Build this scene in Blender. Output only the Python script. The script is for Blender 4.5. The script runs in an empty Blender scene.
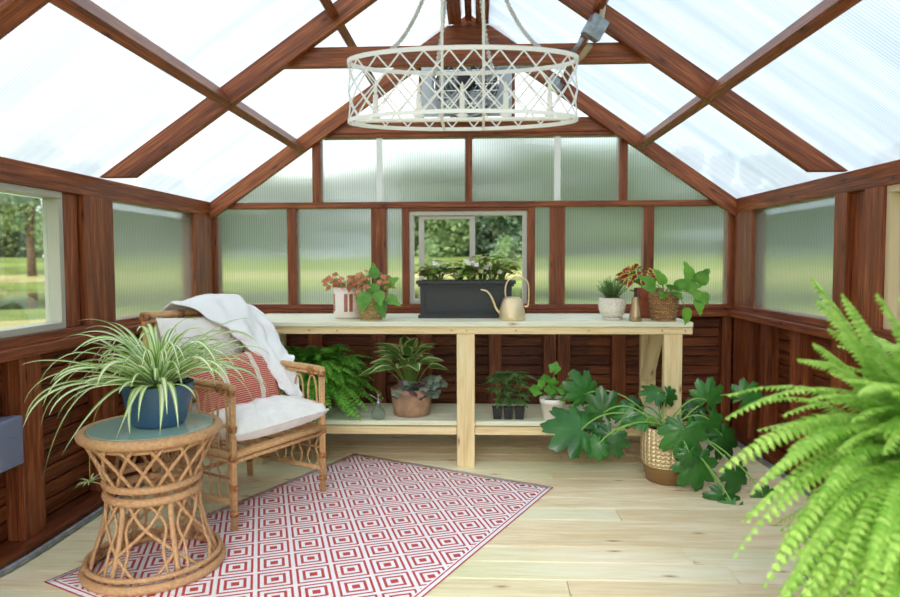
import bpy, bmesh, math, random
from mathutils import Vector as V, Matrix, noise as mnoise
sc = bpy.context.scene
COL = sc.collection
PI = math.pi
# ------------------------------------------------------------------ camera
cam_d = bpy.data.cameras.new('camera'); cam = bpy.data.objects.new('camera', cam_d); COL.objects.link(cam)
F, PITCH, YAW, ROLL, SH = 668.8, .0507, .0419, -.0032, -3.7
cam_d.sensor_width = 36; cam_d.lens = F/900*36; cam_d.clip_start = .05; cam_d.clip_end = 500
cam_d.shift_y = SH/900
_f = V((-math.sin(YAW)*math.cos(PITCH), math.cos(YAW)*math.cos(PITCH), -math.sin(PITCH)))
_r = V((math.cos(YAW), math.sin(YAW), 0)); _u = _r.cross(_f)
_r2 = math.cos(ROLL)*_r + math.sin(ROLL)*_u; _u2 = -math.sin(ROLL)*_r + math.cos(ROLL)*_u
M = Matrix((( _r2.x, _u2.x, -_f.x, 0), (_r2.y, _u2.y, -_f.y, 0), (_r2.z, _u2.z, -_f.z, 1.1), (0, 0, 0, 1)))
cam.matrix_world = M
cam_d.dof.use_dof = True; cam_d.dof.focus_distance = 2.75; cam_d.dof.aperture_fstop = 2.6
sc.camera = cam
sc.view_settings.view_transform = 'Standard'; sc.view_settings.look = 'None'
sc.view_settings.gamma = 1; sc.view_settings.use_curve_mapping = False
sc.view_settings.exposure = 0.28
sc.cycles.max_bounces = 14; sc.cycles.transparent_max_bounces = 24; sc.cycles.transmission_bounces = 10
sc.cycles.diffuse_bounces = 5; sc.cycles.glossy_bounces = 3
sc.cycles.sample_clamp_indirect = 6; sc.cycles.use_denoising = True; sc.cycles.denoising_input_passes = 'RGB_ALBEDO'

# ------------------------------------------------------------------ world: bright thin overcast
w = bpy.data.worlds.new('overcast'); sc.world = w; w.use_nodes = True
nt = w.node_tree; nt.nodes.clear()
def N(t, **k):
    n = nt.nodes.new(t)
    for a, b in k.items(): setattr(n, a, b)
    return n
out = N('ShaderNodeOutputWorld'); bg = N('ShaderNodeBackground'); tc = N('ShaderNodeTexCoord')
nz = N('ShaderNodeTexNoise'); nz.inputs['Scale'].default_value = 2.2; nz.inputs['Detail'].default_value = 4
mp = N('ShaderNodeMapping'); mp.inputs['Scale'].default_value = (1, 1, 3)
rp = N('ShaderNodeValToRGB'); rp.color_ramp.elements[0].position = .35; rp.color_ramp.elements[1].position = .65
rp.color_ramp.elements[0].color = (.80, .88, 1.0, 1); rp.color_ramp.elements[1].color = (1.0, .99, .97, 1)
nt.links.new(tc.outputs['Generated'], mp.inputs[0]); nt.links.new(mp.outputs[0], nz.inputs['Vector'])
nt.links.new(nz.outputs['Fac'], rp.inputs[0]); sx0 = N('ShaderNodeSeparateXYZ'); nt.links.new(tc.outputs['Generated'], sx0.inputs[0])
mr = N('ShaderNodeMapRange'); mr.inputs['From Min'].default_value = -.25; mr.inputs['From Max'].default_value = .55; nt.links.new(sx0.outputs[0], mr.inputs[0])
side = N('ShaderNodeMix', data_type='RGBA'); side.inputs[6].default_value = (1, .985, .96, 1); side.inputs[7].default_value = (.66, .76, .84, 1); nt.links.new(mr.outputs[0], side.inputs[0])
mul = N('ShaderNodeMix', data_type='RGBA', blend_type='MULTIPLY'); mul.inputs[0].default_value = 1; nt.links.new(rp.outputs[0], mul.inputs[6]); nt.links.new(side.outputs[2], mul.inputs[7])
nt.links.new(mul.outputs[2], bg.inputs[0]); nt.links.new(bg.outputs[0], out.inputs[0])
bg.inputs[1].default_value = 2.0
# veiled sun, very soft, high from the left behind the camera
sd = bpy.data.lights.new('sun', 'SUN'); sd.energy = 4.2; sd.angle = R30 = math.radians(40); sd.color = (1, .97, .92)
so = bpy.data.objects.new('sun', sd); COL.objects.link(so); so.rotation_euler = (math.radians(52), math.radians(-10), 0)

# ------------------------------------------------------------------ materials
def lin(c):
    r = []
    for x in c:
        x = x/255; r.append(x/12.92 if x <= .04045 else ((x+.055)/1.055)**2.4)
    return (*r, 1)
def newmat(name):
    m = bpy.data.materials.new(name); m.use_nodes = True
    t = m.node_tree; t.nodes.clear()
    o = t.nodes.new('ShaderNodeOutputMaterial'); p = t.nodes.new('ShaderNodeBsdfPrincipled')
    t.links.new(p.outputs[0], o.inputs[0])
    return m, t, p, o
def ramp(t, stops, interp='LINEAR'):
    r = t.nodes.new('ShaderNodeValToRGB'); cr = r.color_ramp; cr.interpolation = interp
    while len(cr.elements) < len(stops): cr.elements.new(.5)
    for e, (p, c) in zip(cr.elements, stops): e.position = p; e.color = c if len(c) == 4 else lin(c)
    return r
def nd(t, typ, ins=None, **k):
    n = t.nodes.new(typ)
    for a, b in k.items(): setattr(n, a, b)
    for a, b in (ins or {}).items():
        if isinstance(b, bpy.types.NodeSocket): t.links.new(b, n.inputs[a])
        else: n.inputs[a].default_value = b
    return n
def plain(name, c, rough=.5, metal=0, spec=.5, noise=0, nscale=20, bump=0, bscale=60, coat=0, trans=0):
    m, t, p, o = newmat(name)
    p.inputs['Base Color'].default_value = lin(c); p.inputs['Roughness'].default_value = rough
    p.inputs['Metallic'].default_value = metal; p.inputs['Specular IOR Level'].default_value = spec
    p.inputs['Coat Weight'].default_value = coat
    tc = nd(t, 'ShaderNodeTexCoord')
    if noise:
        n = nd(t, 'ShaderNodeTexNoise', {'Vector': tc.outputs['Object'], 'Scale': nscale, 'Detail': 3})
        a = tuple(max(0, x*(1-noise)) for x in c); b = tuple(min(255, x*(1+noise)) for x in c)
        r = ramp(t, [(.3, a), (.7, b)]); t.links.new(n.outputs['Fac'], r.inputs[0]); t.links.new(r.outputs[0], p.inputs['Base Color'])
    if bump:
        n = nd(t, 'ShaderNodeTexNoise', {'Vector': tc.outputs['Object'], 'Scale': bscale, 'Detail': 3})
        b = nd(t, 'ShaderNodeBump', {'Height': n.outputs['Fac'], 'Strength': bump, 'Distance': .01}); t.links.new(b.outputs[0], p.inputs['Normal'])
    if trans:
        tr = nd(t, 'ShaderNodeBsdfTranslucent', {'Color': tuple(x*1.0 for x in lin(c)[:3])+(1,)})
        mx = nd(t, 'ShaderNodeMixShader', {0: trans, 1: p.outputs[0], 2: tr.outputs[0]}); t.links.new(mx.outputs[0], o.inputs[0])
    return m
def wood(name, c1, c2, c3, rough=.5, knots=None, ring=26, island=.12, spec=.4, alt=None):
    """grain along UV.x (metres)"""
    m, t, p, o = newmat(name)
    uv = nd(t, 'ShaderNodeUVMap'); geo = nd(t, 'ShaderNodeNewGeometry')
    off = nd(t, 'ShaderNodeMath', {0: geo.outputs['Random Per Island'], 1: 37.0}, operation='MULTIPLY')
    cmb = nd(t, 'ShaderNodeCombineXYZ', {0: off.outputs[0], 1: off.outputs[0], 2: off.outputs[0]})
    ad = nd(t, 'ShaderNodeVectorMath', {0: uv.outputs[0], 1: cmb.outputs[0]}, operation='ADD')
    mp = nd(t, 'ShaderNodeMapping', {'Vector': ad.outputs[0], 'Scale': (1.6, ring, 1)})
    n1 = nd(t, 'ShaderNodeTexNoise', {'Vector': mp.outputs[0], 'Scale': 1.0, 'Detail': 5, 'Distortion': .6})
    mp2 = nd(t, 'ShaderNodeMapping', {'Vector': ad.outputs[0], 'Scale': (6, ring*6, 1)})
    n2 = nd(t, 'ShaderNodeTexNoise', {'Vector': mp2.outputs[0], 'Scale': 1.0, 'Detail': 2})
    r = ramp(t, [(.31, c1), (.5, c2), (.69, c3)])
    mix = nd(t, 'ShaderNodeMath', {0: n1.outputs['Fac'], 1: n2.outputs['Fac']}, operation='ADD')
    h = nd(t, 'ShaderNodeMath', {0: mix.outputs[0], 1: .5}, operation='MULTIPLY')
    isl = nd(t, 'ShaderNodeMath', {0: geo.outputs['Random Per Island'], 1: island, 2: -island/2}, operation='MULTIPLY_ADD')
    h2 = nd(t, 'ShaderNodeMath', {0: h.outputs[0], 1: isl.outputs[0]}, operation='ADD')
    t.links.new(h2.outputs[0], r.inputs[0])
    col = r.outputs[0]
    if alt:
        tc = nd(t, 'ShaderNodeTexCoord'); na = nd(t, 'ShaderNodeTexNoise', {'Vector': tc.outputs['Object'], 'Scale': .8, 'Detail': 2}); sa = nd(t, 'ShaderNodeMath', {0: geo.outputs['Random Per Island'], 1: .35, 2: -.12}, operation='MULTIPLY_ADD')
        s3 = nd(t, 'ShaderNodeMath', {0: na.outputs['Fac'], 1: sa.outputs[0]}, operation='ADD'); ra = ramp(t, [(.48, (0, 0, 0)), (.72, (210, 210, 210))]); t.links.new(s3.outputs[0], ra.inputs[0])
        ma = nd(t, 'ShaderNodeMix', {0: ra.outputs[0], 6: col, 7: lin(alt)}, data_type='RGBA', blend_type='MULTIPLY'); t.links.new(col, ma.inputs[6]); col = ma.outputs[2]
    if knots:
        mk = nd(t, 'ShaderNodeMapping', {'Vector': ad.outputs[0], 'Scale': (1.5, 4.5, 1)})
        vo = nd(t, 'ShaderNodeTexVoronoi', {'Vector': mk.outputs[0], 'Scale': 1.0}, voronoi_dimensions='2D')
        lt = ramp(t, [(.0, (255, 255, 255)), (.035, (150, 150, 150)), (.06, (0, 0, 0))]); t.links.new(vo.outputs['Distance'], lt.inputs[0])
        mm = nd(t, 'ShaderNodeMix', {0: lt.outputs[0], 6: col, 7: lin(knots)}, data_type='RGBA'); col = mm.outputs[2]
    t.links.new(col, p.inputs['Base Color'])
    p.inputs['Roughness'].default_value = rough; p.inputs['Specular IOR Level'].default_value = spec
    b = nd(t, 'ShaderNodeBump', {'Height': n2.outputs['Fac'], 'Strength': .25, 'Distance': .002}); t.links.new(b.outputs[0], p.inputs['Normal'])
    return m
def leafmat(name, c1, c2, trans=.3, rough=.45, stripe=None, edge=None, nscale=25, spec=.4):
    """UV.x across the leaf 0..1, UV.y along"""
    m, t, p, o = newmat(name)
    tc = nd(t, 'ShaderNodeTexCoord'); geo = nd(t, 'ShaderNodeNewGeometry')
    n = nd(t, 'ShaderNodeTexNoise', {'Vector': tc.outputs['Object'], 'Scale': nscale, 'Detail': 2})
    s = nd(t, 'ShaderNodeMath', {0: geo.outputs['Random Per Island'], 1: .5}, operation='MULTIPLY')
    s2 = nd(t, 'ShaderNodeMath', {0: n.outputs['Fac'], 1: s.outputs[0]}, operation='ADD')
    r = ramp(t, [(.35, c1), (1.0, c2)]); t.links.new(s2.outputs[0], r.inputs[0]); col = r.outputs[0]
    if stripe:
        uv = nd(t, 'ShaderNodeUVMap'); sx = nd(t, 'ShaderNodeSeparateXYZ', {0: uv.outputs[0]})
        k = nd(t, 'ShaderNodeMath', {0: sx.outputs[0], 1: .5}, operation='SUBTRACT'); ab = nd(t, 'ShaderNodeMath', {0: k.outputs[0]}, operation='ABSOLUTE')
        wob = nd(t, 'ShaderNodeMath', {0: n.outputs['Fac'], 1: .12, 2: -.06}, operation='MULTIPLY_ADD')
        a2 = nd(t, 'ShaderNodeMath', {0: ab.outputs[0], 1: wob.outputs[0]}, operation='ADD')
        rr = ramp(t, [(stripe[1]-.03, (0, 0, 0)), (stripe[1]+.03, (255, 255, 255))]); t.links.new(a2.outputs[0], rr.inputs[0])
        mm = nd(t, 'ShaderNodeMix', {0: rr.outputs[0], 6: (lin(stripe[0]) if not stripe[2] else col), 7: (col if not stripe[2] else lin(stripe[0]))}, data_type='RGBA')
        if not stripe[2]: t.links.new(col, mm.inputs[7])
        else: t.links.new(col, mm.inputs[6])
        col = mm.outputs[2]
    t.links.new(col, p.inputs['Base Color']); p.inputs['Roughness'].default_value = rough; p.inputs['Specular IOR Level'].default_value = spec
    tr = nd(t, 'ShaderNodeBsdfTranslucent', {'Color': col})
    mx = nd(t, 'ShaderNodeMixShader', {0: trans, 1: p.outputs[0], 2: tr.outputs[0]}); t.links.new(mx.outputs[0], o.inputs[0])
    return m
BROWN = wood('stained_cedar', (76, 34, 16), (132, 68, 36), (184, 110, 62), .45, knots=(52, 22, 12))
BROWN_D = wood('stained_cedar_siding', (62, 26, 12), (106, 52, 24), (158, 90, 44), .5, knots=(44, 18, 10))
DECK = wood('deck_pine', (222, 202, 162), (240, 226, 192), (248, 238, 214), .55, knots=(150, 108, 70), ring=14, island=.3, alt=(222, 238, 214))
PINE = wood('bench_pine', (208, 180, 124), (232, 210, 160), (242, 226, 184), .55, knots=(140, 92, 50), ring=18)
PINE_G = wood('treated_pine', (212, 212, 180), (230, 230, 204), (240, 240, 220), .55, knots=(150, 118, 84), ring=16)
def poly(name, dirty, tint, fac, ax, wob=0., transp=.3):
    """twin-wall sheet. ax: UV axis the ribs repeat along"""
    m, t, p, o = newmat(name)
    uv = nd(t, 'ShaderNodeUVMap'); sx = nd(t, 'ShaderNodeSeparateXYZ', {0: uv.outputs[0]})
    k = nd(t, 'ShaderNodeMath', {0: sx.outputs[ax], 1: 2*PI/.015}, operation='MULTIPLY'); s = nd(t, 'ShaderNodeMath', {0: k.outputs[0]}, operation='SINE')
    rib = ramp(t, [(.0, (255, 255, 255)), (.5, (240, 243, 243)), (1, (222, 228, 228))]); 
    s1 = nd(t, 'ShaderNodeMath', {0: s.outputs[0], 1: .5, 2: .5}, operation='MULTIPLY_ADD'); t.links.new(s1.outputs[0], rib.inputs[0])
    mm = nd(t, 'ShaderNodeMix', {0: 1.0, 6: rib.outputs[0], 7: (*tint, 1)}, data_type='RGBA', blend_type='MULTIPLY'); t.links.new(rib.outputs[0], mm.inputs[6])
    col = mm.outputs[2]
    return m, t, p, o, col, sx, s1
def roofmat():
    m, t, p, o, col, sx, s1 = poly('twinwall_roof_sheet', 0, (.56, .575, .59), .5, 0)
    mp = nd(t, 'ShaderNodeMapping', {'Scale': (5, .5, 1)}); uvn = nd(t, 'ShaderNodeUVMap'); t.links.new(uvn.outputs[0], mp.inputs[0])
    n = nd(t, 'ShaderNodeTexNoise', {'Vector': mp.outputs[0], 'Scale': 1.5, 'Detail': 4})
    r = ramp(t, [(.35, (214, 224, 230)), (.6, (250, 252, 255))]); t.links.new(n.outputs['Fac'], r.inputs[0])
    m2 = nd(t, 'ShaderNodeMix', {0: .8, 6: col, 7: r.outputs[0]}, data_type='RGBA', blend_type='MULTIPLY'); t.links.new(col, m2.inputs[6]); t.links.new(r.outputs[0], m2.inputs[7])
    tr = nd(t, 'ShaderNodeBsdfTransparent', {'Color': m2.outputs[2]}); tl = nd(t, 'ShaderNodeBsdfTranslucent', {'Color': m2.outputs[2]})
    gl = nd(t, 'ShaderNodeBsdfGlossy', {'Roughness': .25, 'Color': (.8, .8, .8, 1)})
    a = nd(t, 'ShaderNodeMixShader', {0: .76, 1: tr.outputs[0], 2: tl.outputs[0]})
    b = nd(t, 'ShaderNodeMixShader', {0: .05, 1: a.outputs[0], 2: gl.outputs[0]}); t.links.new(b.outputs[0], o.inputs[0]); return m
def wallpoly(name, ux):
    m, t, p, o, col, sx, s1 = poly(name, 0, (.95, .97, .95), .5, 0)
    geo = nd(t, 'ShaderNodeNewGeometry')
    wn = nd(t, 'ShaderNodeTexWhiteNoise', {'Vector': geo.outputs['Position']}, noise_dimensions='3D')
    cc = nd(t, 'ShaderNodeVectorMath', {0: wn.outputs['Color'], 1: (.5, .5, .5)}, operation='SUBTRACT')
    sc_ = nd(t, 'ShaderNodeVectorMath', {0: cc.outputs[0], 1: (2.0, .02, .0) if ux else (.02, 2.0, .0)}, operation='MULTIPLY')
    ad = nd(t, 'ShaderNodeVectorMath', {0: geo.outputs['Normal'], 1: sc_.outputs[0]}, operation='ADD'); nn = nd(t, 'ShaderNodeVectorMath', {0: ad.outputs[0]}, operation='NORMALIZE')
    rf = nd(t, 'ShaderNodeBsdfRefraction', {'Color': col, 'Roughness': .29, 'IOR': 1.055, 'Normal': nn.outputs[0]})
    tl = nd(t, 'ShaderNodeBsdfTranslucent', {'Color': (.8, .84, .8, 1)}); df = nd(t, 'ShaderNodeBsdfDiffuse', {'Color': (.7, .74, .72, 1)})
    gl = nd(t, 'ShaderNodeBsdfGlossy', {'Roughness': .2, 'Color': (.9, .9, .9, 1)})
    a = nd(t, 'ShaderNodeMixShader', {0: .06, 1: rf.outputs[0], 2: tl.outputs[0]})
    b = nd(t, 'ShaderNodeMixShader', {0: .03, 1: a.outputs[0], 2: df.outputs[0]})
    c = nd(t, 'ShaderNodeMixShader', {0: .04, 1: b.outputs[0], 2: gl.outputs[0]}); t.links.new(c.outputs[0], o.inputs[0]); return m
def clearsheet():
    m, t, p, o = newmat('clear_gable_sheet'); tr = nd(t, 'ShaderNodeBsdfTransparent', {'Color': (.93, .94, .94, 1)}); tl = nd(t, 'ShaderNodeBsdfTranslucent', {'Color': (.9, .9, .9, 1)})
    a = nd(t, 'ShaderNodeMixShader', {0: .12, 1: tr.outputs[0], 2: tl.outputs[0]}); t.links.new(a.outputs[0], o.inputs[0]); return m
GABLE = clearsheet()
ROOF = roofmat(); POLYX = wallpoly('twinwall_sheet', True); POLYY = wallpoly('twinwall_side_sheet', False)
def glassmat(name, c=(.97, .99, .98)):
    m, t, p, o = newmat(name)
    tr = nd(t, 'ShaderNodeBsdfTransparent', {'Color': (*c, 1)}); gl = nd(t, 'ShaderNodeBsdfGlossy', {'Roughness': .02})
    fr = nd(t, 'ShaderNodeLayerWeight', {'Blend': .12}); mx = nd(t, 'ShaderNodeMixShader', {0: fr.outputs['Facing'], 1: tr.outputs[0], 2: gl.outputs[0]}); t.links.new(mx.outputs[0], o.inputs[0]); return m
GLASS = glassmat('window_glass', (.9, .94, .92))
VINYL = plain('window_vinyl', (196, 190, 178), .4); VINYL_L = plain('window_vinyl_grey', (174, 172, 158), .4); VINYL_R = plain('window_vinyl_cream', (206, 186, 150), .45)
GALV = plain('galvanised_steel', (150, 158, 166), .42, .6, noise=.15, nscale=30)
RATTAN = plain('rattan', (206, 162, 112), .5, noise=.12, nscale=120, bump=.4, bscale=160)
RATTAN_D = plain('rattan_binding', (158, 108, 66), .55, noise=.3, nscale=90, bump=.4, bscale=200)
WICK = plain('table_rattan', (194, 150, 106), .5, noise=.1, nscale=110, bump=.4, bscale=160)
CREAM = plain('cream_metal', (242, 243, 246), .45); BEAD = plain('grey_wood_bead', (196, 196, 198), .6, noise=.08)
CANDLE = plain('candle_sleeve', (244, 242, 238), .5)
SOIL = plain('potting_soil', (52, 38, 28), .9, noise=.3, nscale=120, bump=.8, bscale=150)
BLACKPL = plain('black_plastic', (24, 26, 28), .45)
WHITE = plain('white_cotton', (246, 244, 240), .8, noise=.02, bump=.35, bscale=35)
THROW = plain('white_throw_weave', (244, 244, 244), .85, bump=.5, bscale=90)

# ------------------------------------------------------------------ mesh collector
class MB:
    def __init__(s): s.v = []; s.f = []; s.uv = []; s.sm = []; s.mi = []
    def face(s, idx, uvs=None, smooth=False, mi=0):
        s.f.append(tuple(idx)); s.uv.append(uvs or [(0, 0)]*len(idx)); s.sm.append(smooth); s.mi.append(mi)
    def addv(s, p): s.v.append(tuple(p)); return len(s.v)-1
    def beam(s, p0, p1, wx, wy, up=(0, 0, 1), mi=0, cut0=None, cut1=None):
        """square bar from p0 to p1; wx across (side), wy along up"""
        p0 = V(p0); p1 = V(p1); d = (p1-p0); L = d.length; d.normalize()
        side = d.cross(V(up)); 
        if side.length < 1e-5: side = d.cross(V((0, 1, 0)))
        side.normalize(); u = side.cross(d).normalized()
        c = []
        for q in (p0, p1):
            for a, b in ((-1, -1), (1, -1), (1, 1), (-1, 1)): c.append(s.addv(q+side*a*wx/2+u*b*wy/2))
        ro = random.random()*3
        dims = [wx, wy, wx, wy]
        acc = 0
        for i in range(4):
            j = (i+1) % 4
            s.face((c[i], c[j], c[4+j], c[4+i]), [(ro, acc), (ro, acc+dims[i]), (ro+L, acc+dims[i]), (ro+L, acc)], mi=mi); acc += dims[i]
        s.face((c[3], c[2], c[1], c[0]), [(ro, 0), (ro+.01, wx), (ro+.02, wx), (ro, wy)], mi=mi)
        s.face((c[4], c[5], c[6], c[7]), [(ro, 0), (ro+.01, wx), (ro+.02, wx), (ro, wy)], mi=mi)
        return s
    def box(s, x0, x1, y0, y1, z0, z1, mi=0):
        dx, dy, dz = x1-x0, y1-y0, z1-z0; cx, cy, cz = (x0+x1)/2, (y0+y1)/2, (z0+z1)/2
        if dx >= dy and dx >= dz: return s.beam((x0, cy, cz), (x1, cy, cz), dy, dz, (0, 0, 1), mi)
        if dy >= dx and dy >= dz: return s.beam((cx, y0, cz), (cx, y1, cz), dx, dz, (0, 0, 1), mi)
        return s.beam((cx, cy, z0), (cx, cy, z1), dx, dy, (0, 1, 0), mi)
    def prism(s, pts, y0, y1, mi=0, axis='y'):
        """polygon given in (x,z), extruded along y"""
        n = len(pts); f = (lambda p, y: (p[0], y, p[1])) if axis == 'y' else (lambda p, y: (y, p[0], p[1]))
        a = [s.addv(f(p, y0)) for p in pts]; b = [s.addv(f(p, y1)) for p in pts]
        s.face(a[::-1], [pts[i] for i in range(n)][::-1], mi=mi); s.face(b, [tuple(p) for p in pts], mi=mi)
        for i in range(n):
            j = (i+1) % n; s.face((a[i], a[j], b[j], b[i]), [(pts[i][0], y0), (pts[j][0], y0), (pts[j][0], y1), (pts[i][0], y1)], mi=mi)
        return s
    def tube(s, pts, r, seg=6, closed=False, cap=True, mi=0, taper=None):
        pts = [V(p) for p in pts]; n = len(pts); rings = []
        prev = None; acc = 0
        for i, p in enumerate(pts):
            if closed: t = pts[(i+1) % n]-pts[i-1]
            else: t = pts[min(i+1, n-1)]-pts[max(i-1, 0)]
            if t.length < 1e-9: t = V((0, 0, 1))
            t.normalize()
            if prev is None:
                a = V((0, 0, 1)) if abs(t.z) < .9 else V((1, 0, 0)); nn = t.cross(a).normalized()
            else:
                nn = prev-t*prev.dot(t)
                if nn.length < 1e-6: nn = t.cross(V((0, 0, 1)))
                nn.normalize()
            prev = nn; b = t.cross(nn)
            rr = r if not callable(r) else r(i/(n-1) if n > 1 else 0)
            if i: acc += (pts[i]-pts[i-1]).length
            rings.append(([s.addv(p+(nn*math.cos(2*PI*k/seg)+b*math.sin(2*PI*k/seg))*rr) for k in range(seg)], acc))
        m = n if closed else n-1
        for i in range(m):
            A, la = rings[i]; B, lb = rings[(i+1) % n]
            for k in range(seg):
                j = (k+1) % seg
                s.face((A[k], A[j], B[j], B[k]), [(la, k/seg), (la, (k+1)/seg), (lb, (k+1)/seg), (lb, k/seg)], True, mi)
        if cap and not closed:
            s.face(rings[0][0][::-1], None, False, mi); s.face(rings[-1][0], None, False, mi)
        return s
    def lathe(s, prof, c=(0, 0, 0), seg=32, mi=0, smooth=True, cap0=True, cap1=False, fn=None):
        cx, cy, cz = c; rings = []
        for (r, z) in prof:
            ring = []
            for k in range(seg):
                a = 2*PI*k/seg; rr = r*(fn(a, z) if fn else 1); ring.append(s.addv((cx+rr*math.cos(a), cy+rr*math.sin(a), cz+z)))
            rings.append(ring)
        acc = 0
        for i in range(len(prof)-1):
            A, B = rings[i], rings[i+1]; l = math.hypot(prof[i+1][0]-prof[i][0], prof[i+1][1]-prof[i][1])
            for k in range(seg):
                j = (k+1) % seg
                s.face((A[k], A[j], B[j], B[k]), [(k/seg, acc), ((k+1)/seg, acc), ((k+1)/seg, acc+l), (k/seg, acc+l)], smooth, mi)
            acc += l
        if cap0: s.face(rings[0][::-1], None, False, mi)
        if cap1: s.face(rings[-1], None, False, mi)
        return s
    def grid(s, P, uvf=None, mi=0, flip=False):
        """P[i][j] points"""
        n, m = len(P), len(P[0]); I = [[s.addv(P[i][j]) for j in range(m)] for i in range(n)]
        for i in range(n-1):
            for j in range(m-1):
                q = (I[i][j], I[i][j+1], I[i+1][j+1], I[i+1][j])
                u = [(j/(m-1), i/(n-1)), ((j+1)/(m-1), i/(n-1)), ((j+1)/(m-1), (i+1)/(n-1)), (j/(m-1), (i+1)/(n-1))]
                s.face(q[::-1] if flip else q, u[::-1] if flip else u, True, mi)
        return s
    def blade(s, pts, wf, up=V((0, 0, 1)), fold=.25, mi=0, twist=0):
        """strap leaf along pts with half width wf(t)"""
        P = []; n = len(pts)
        for i, p in enumerate(pts):
            p = V(p); t = (V(pts[min(i+1, n-1)])-V(pts[max(i-1, 0)])); t.normalize()
            sd = t.cross(up); 
            if sd.length < 1e-4: sd = t.cross(V((1, 0, 0)))
            sd.normalize(); nn = sd.cross(t).normalized()
            if twist: 
                rot = Matrix.Rotation(twist*i/(n-1), 3, t); sd = rot @ sd; nn = rot @ nn
            w_ = wf(i/(n-1))
            P.append([p-sd*w_+nn*w_*fold, p, p+sd*w_+nn*w_*fold])
        return s.grid(P, mi=mi)
    def leaf(s, base, d, nrm, L, W, shape, droop=.25, fold=.15, rows=6, mi=0, wave=0):
        """leaf from base along d, width W, face normal nrm"""
        d = V(d).normalized(); nrm = V(nrm); sd = d.cross(nrm)
        if sd.length < 1e-3: sd = d.cross(V((.3, .2, 1)))
        sd.normalize(); nn = sd.cross(d).normalized(); P = []
        for i in range(rows+1):
            t = i/rows; w_ = shape(t)*W/2; c = V(base)+d*L*t-nn*droop*L*t*t; row = []
            for a in (-1, -.5, 0, .5, 1):
                wv = wave*W*math.sin(t*14+a*3) if wave else 0
                row.append(c+sd*w_*a+nn*(abs(a)*fold*w_+wv*abs(a)))
            P.append(row)
        return s.grid(P, mi=mi)
    def fan(s, base, d, nrm, Rf, R, n=40, a0=PI*.94, bend=.25, mi=0, cup=.12):
        """leaf with radial outline Rf(theta) about its centre; theta 0 = tip direction"""
        d = V(d).normalized(); nrm = V(nrm); sd = d.cross(nrm).normalized(); nn = sd.cross(d).normalized()
        c = V(base); ci = s.addv(c); r1 = []; r2 = []
        for k in range(n+1):
            th = -a0+2*a0*k/n; r = Rf(th)*R; u = d*math.cos(th)+sd*math.sin(th)
            rib = .5+.5*math.cos(th*9)
            r1.append(s.addv(c+u*r*.5+nn*(-bend*R*(.5*r/R)**2+cup*R*.1*rib)))
            r2.append(s.addv(c+u*r+nn*(-bend*R*(r/R)**2)))
        for k in range(n):
            s.face((ci, r1[k], r1[k+1]), [(.5, 0), (.3, .5), (.3, .5)], True, mi)
            s.face((r1[k], r2[k], r2[k+1], r1[k+1]), [(.3, .5), (0, 1), (0, 1), (.3, .5)], True, mi)
        return s
    def ball(s, c, r, seg=8, rings=5, mi=0):
        prof = [(max(1e-4, r*math.sin(PI*i/rings)), -r*math.cos(PI*i/rings)) for i in range(rings+1)]
        return s.lathe(prof, c, seg, mi, cap0=False)
    def build(s, name, mats, parent=None, bevel=0, solid=0, sub=0, loc=None, fix=None):
        me = bpy.data.meshes.new(name); me.from_pydata(s.v, [], s.f)
        ul = me.uv_layers.new(name='UVMap'); flat = []
        for u in s.uv:
            for q in u: flat += [q[0], q[1]]
        ul.data.foreach_set('uv', flat)
        me.polygons.foreach_set('use_smooth', s.sm); me.polygons.foreach_set('material_index', s.mi)
        for m in (mats if isinstance(mats, (list, tuple)) else [mats]): me.materials.append(m)
        me.update(); me.validate()
        if fix or (fix is None and not any(s.sm) and len(s.f) < 3000):
            b_ = bmesh.new(); b_.from_mesh(me); bmesh.ops.recalc_face_normals(b_, faces=b_.faces); b_.to_mesh(me); b_.free()
        o = bpy.data.objects.new(name, me); COL.objects.link(o)
        if parent: o.parent = parent
        if loc: o.location = loc
        if bevel:
            b = o.modifiers.new('bevel', 'BEVEL'); b.width = bevel; b.segments = 2; b.limit_method = 'ANGLE'
        if solid:
            b = o.modifiers.new('thickness', 'SOLIDIFY'); b.thickness = solid; b.offset = 0
        if sub:
            b = o.modifiers.new('smooth', 'SUBSURF'); b.levels = sub; b.render_levels = sub
        return o
def thing(name, label, cat, loc=(0, 0, 0), rz=0, group=None):
    o = bpy.data.objects.new(name, None); COL.objects.link(o); o.location = loc; o.rotation_euler = (0, 0, rz); o.empty_display_size = .1
    o['label'] = label; o['category'] = cat
    if group: o['group'] = group
    return o
def tag(o, label, cat, group=None, kind=None):
    o['label'] = label; o['category'] = cat
    if group: o['group'] = group
    if kind: o['kind'] = kind
    return o
def structure(name):
    o = bpy.data.objects.new(name, None); COL.objects.link(o); o['kind'] = 'structure'; return o
def rnd(a, b): return random.uniform(a, b)
def bez(p0, p1, p2, n=8):
    p0, p1, p2 = V(p0), V(p1), V(p2); return [p0*(1-t)**2+p1*2*t*(1-t)+p2*t*t for t in [i/n for i in range(n+1)]]
def bez3(p0, p1, p2, p3, n=10):
    p0, p1, p2, p3 = map(V, (p0, p1, p2, p3)); return [p0*(1-t)**3+p1*3*t*(1-t)**2+p2*3*t*t*(1-t)+p3*t**3 for t in [i/n for i in range(n+1)]]
def catmull(P, n=6):
    P = [V(p) for p in P]; out_ = []
    for i in range(len(P)-1):
        a = P[max(i-1, 0)]; b = P[i]; c = P[i+1]; d = P[min(i+2, len(P)-1)]
        for k in range(n):
            t = k/n; out_.append(.5*((2*b)+(c-a)*t+(2*a-5*b+4*c-d)*t*t+(3*b-a-3*c+d)*t**3))
    out_.append(P[-1]); return out_

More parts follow.
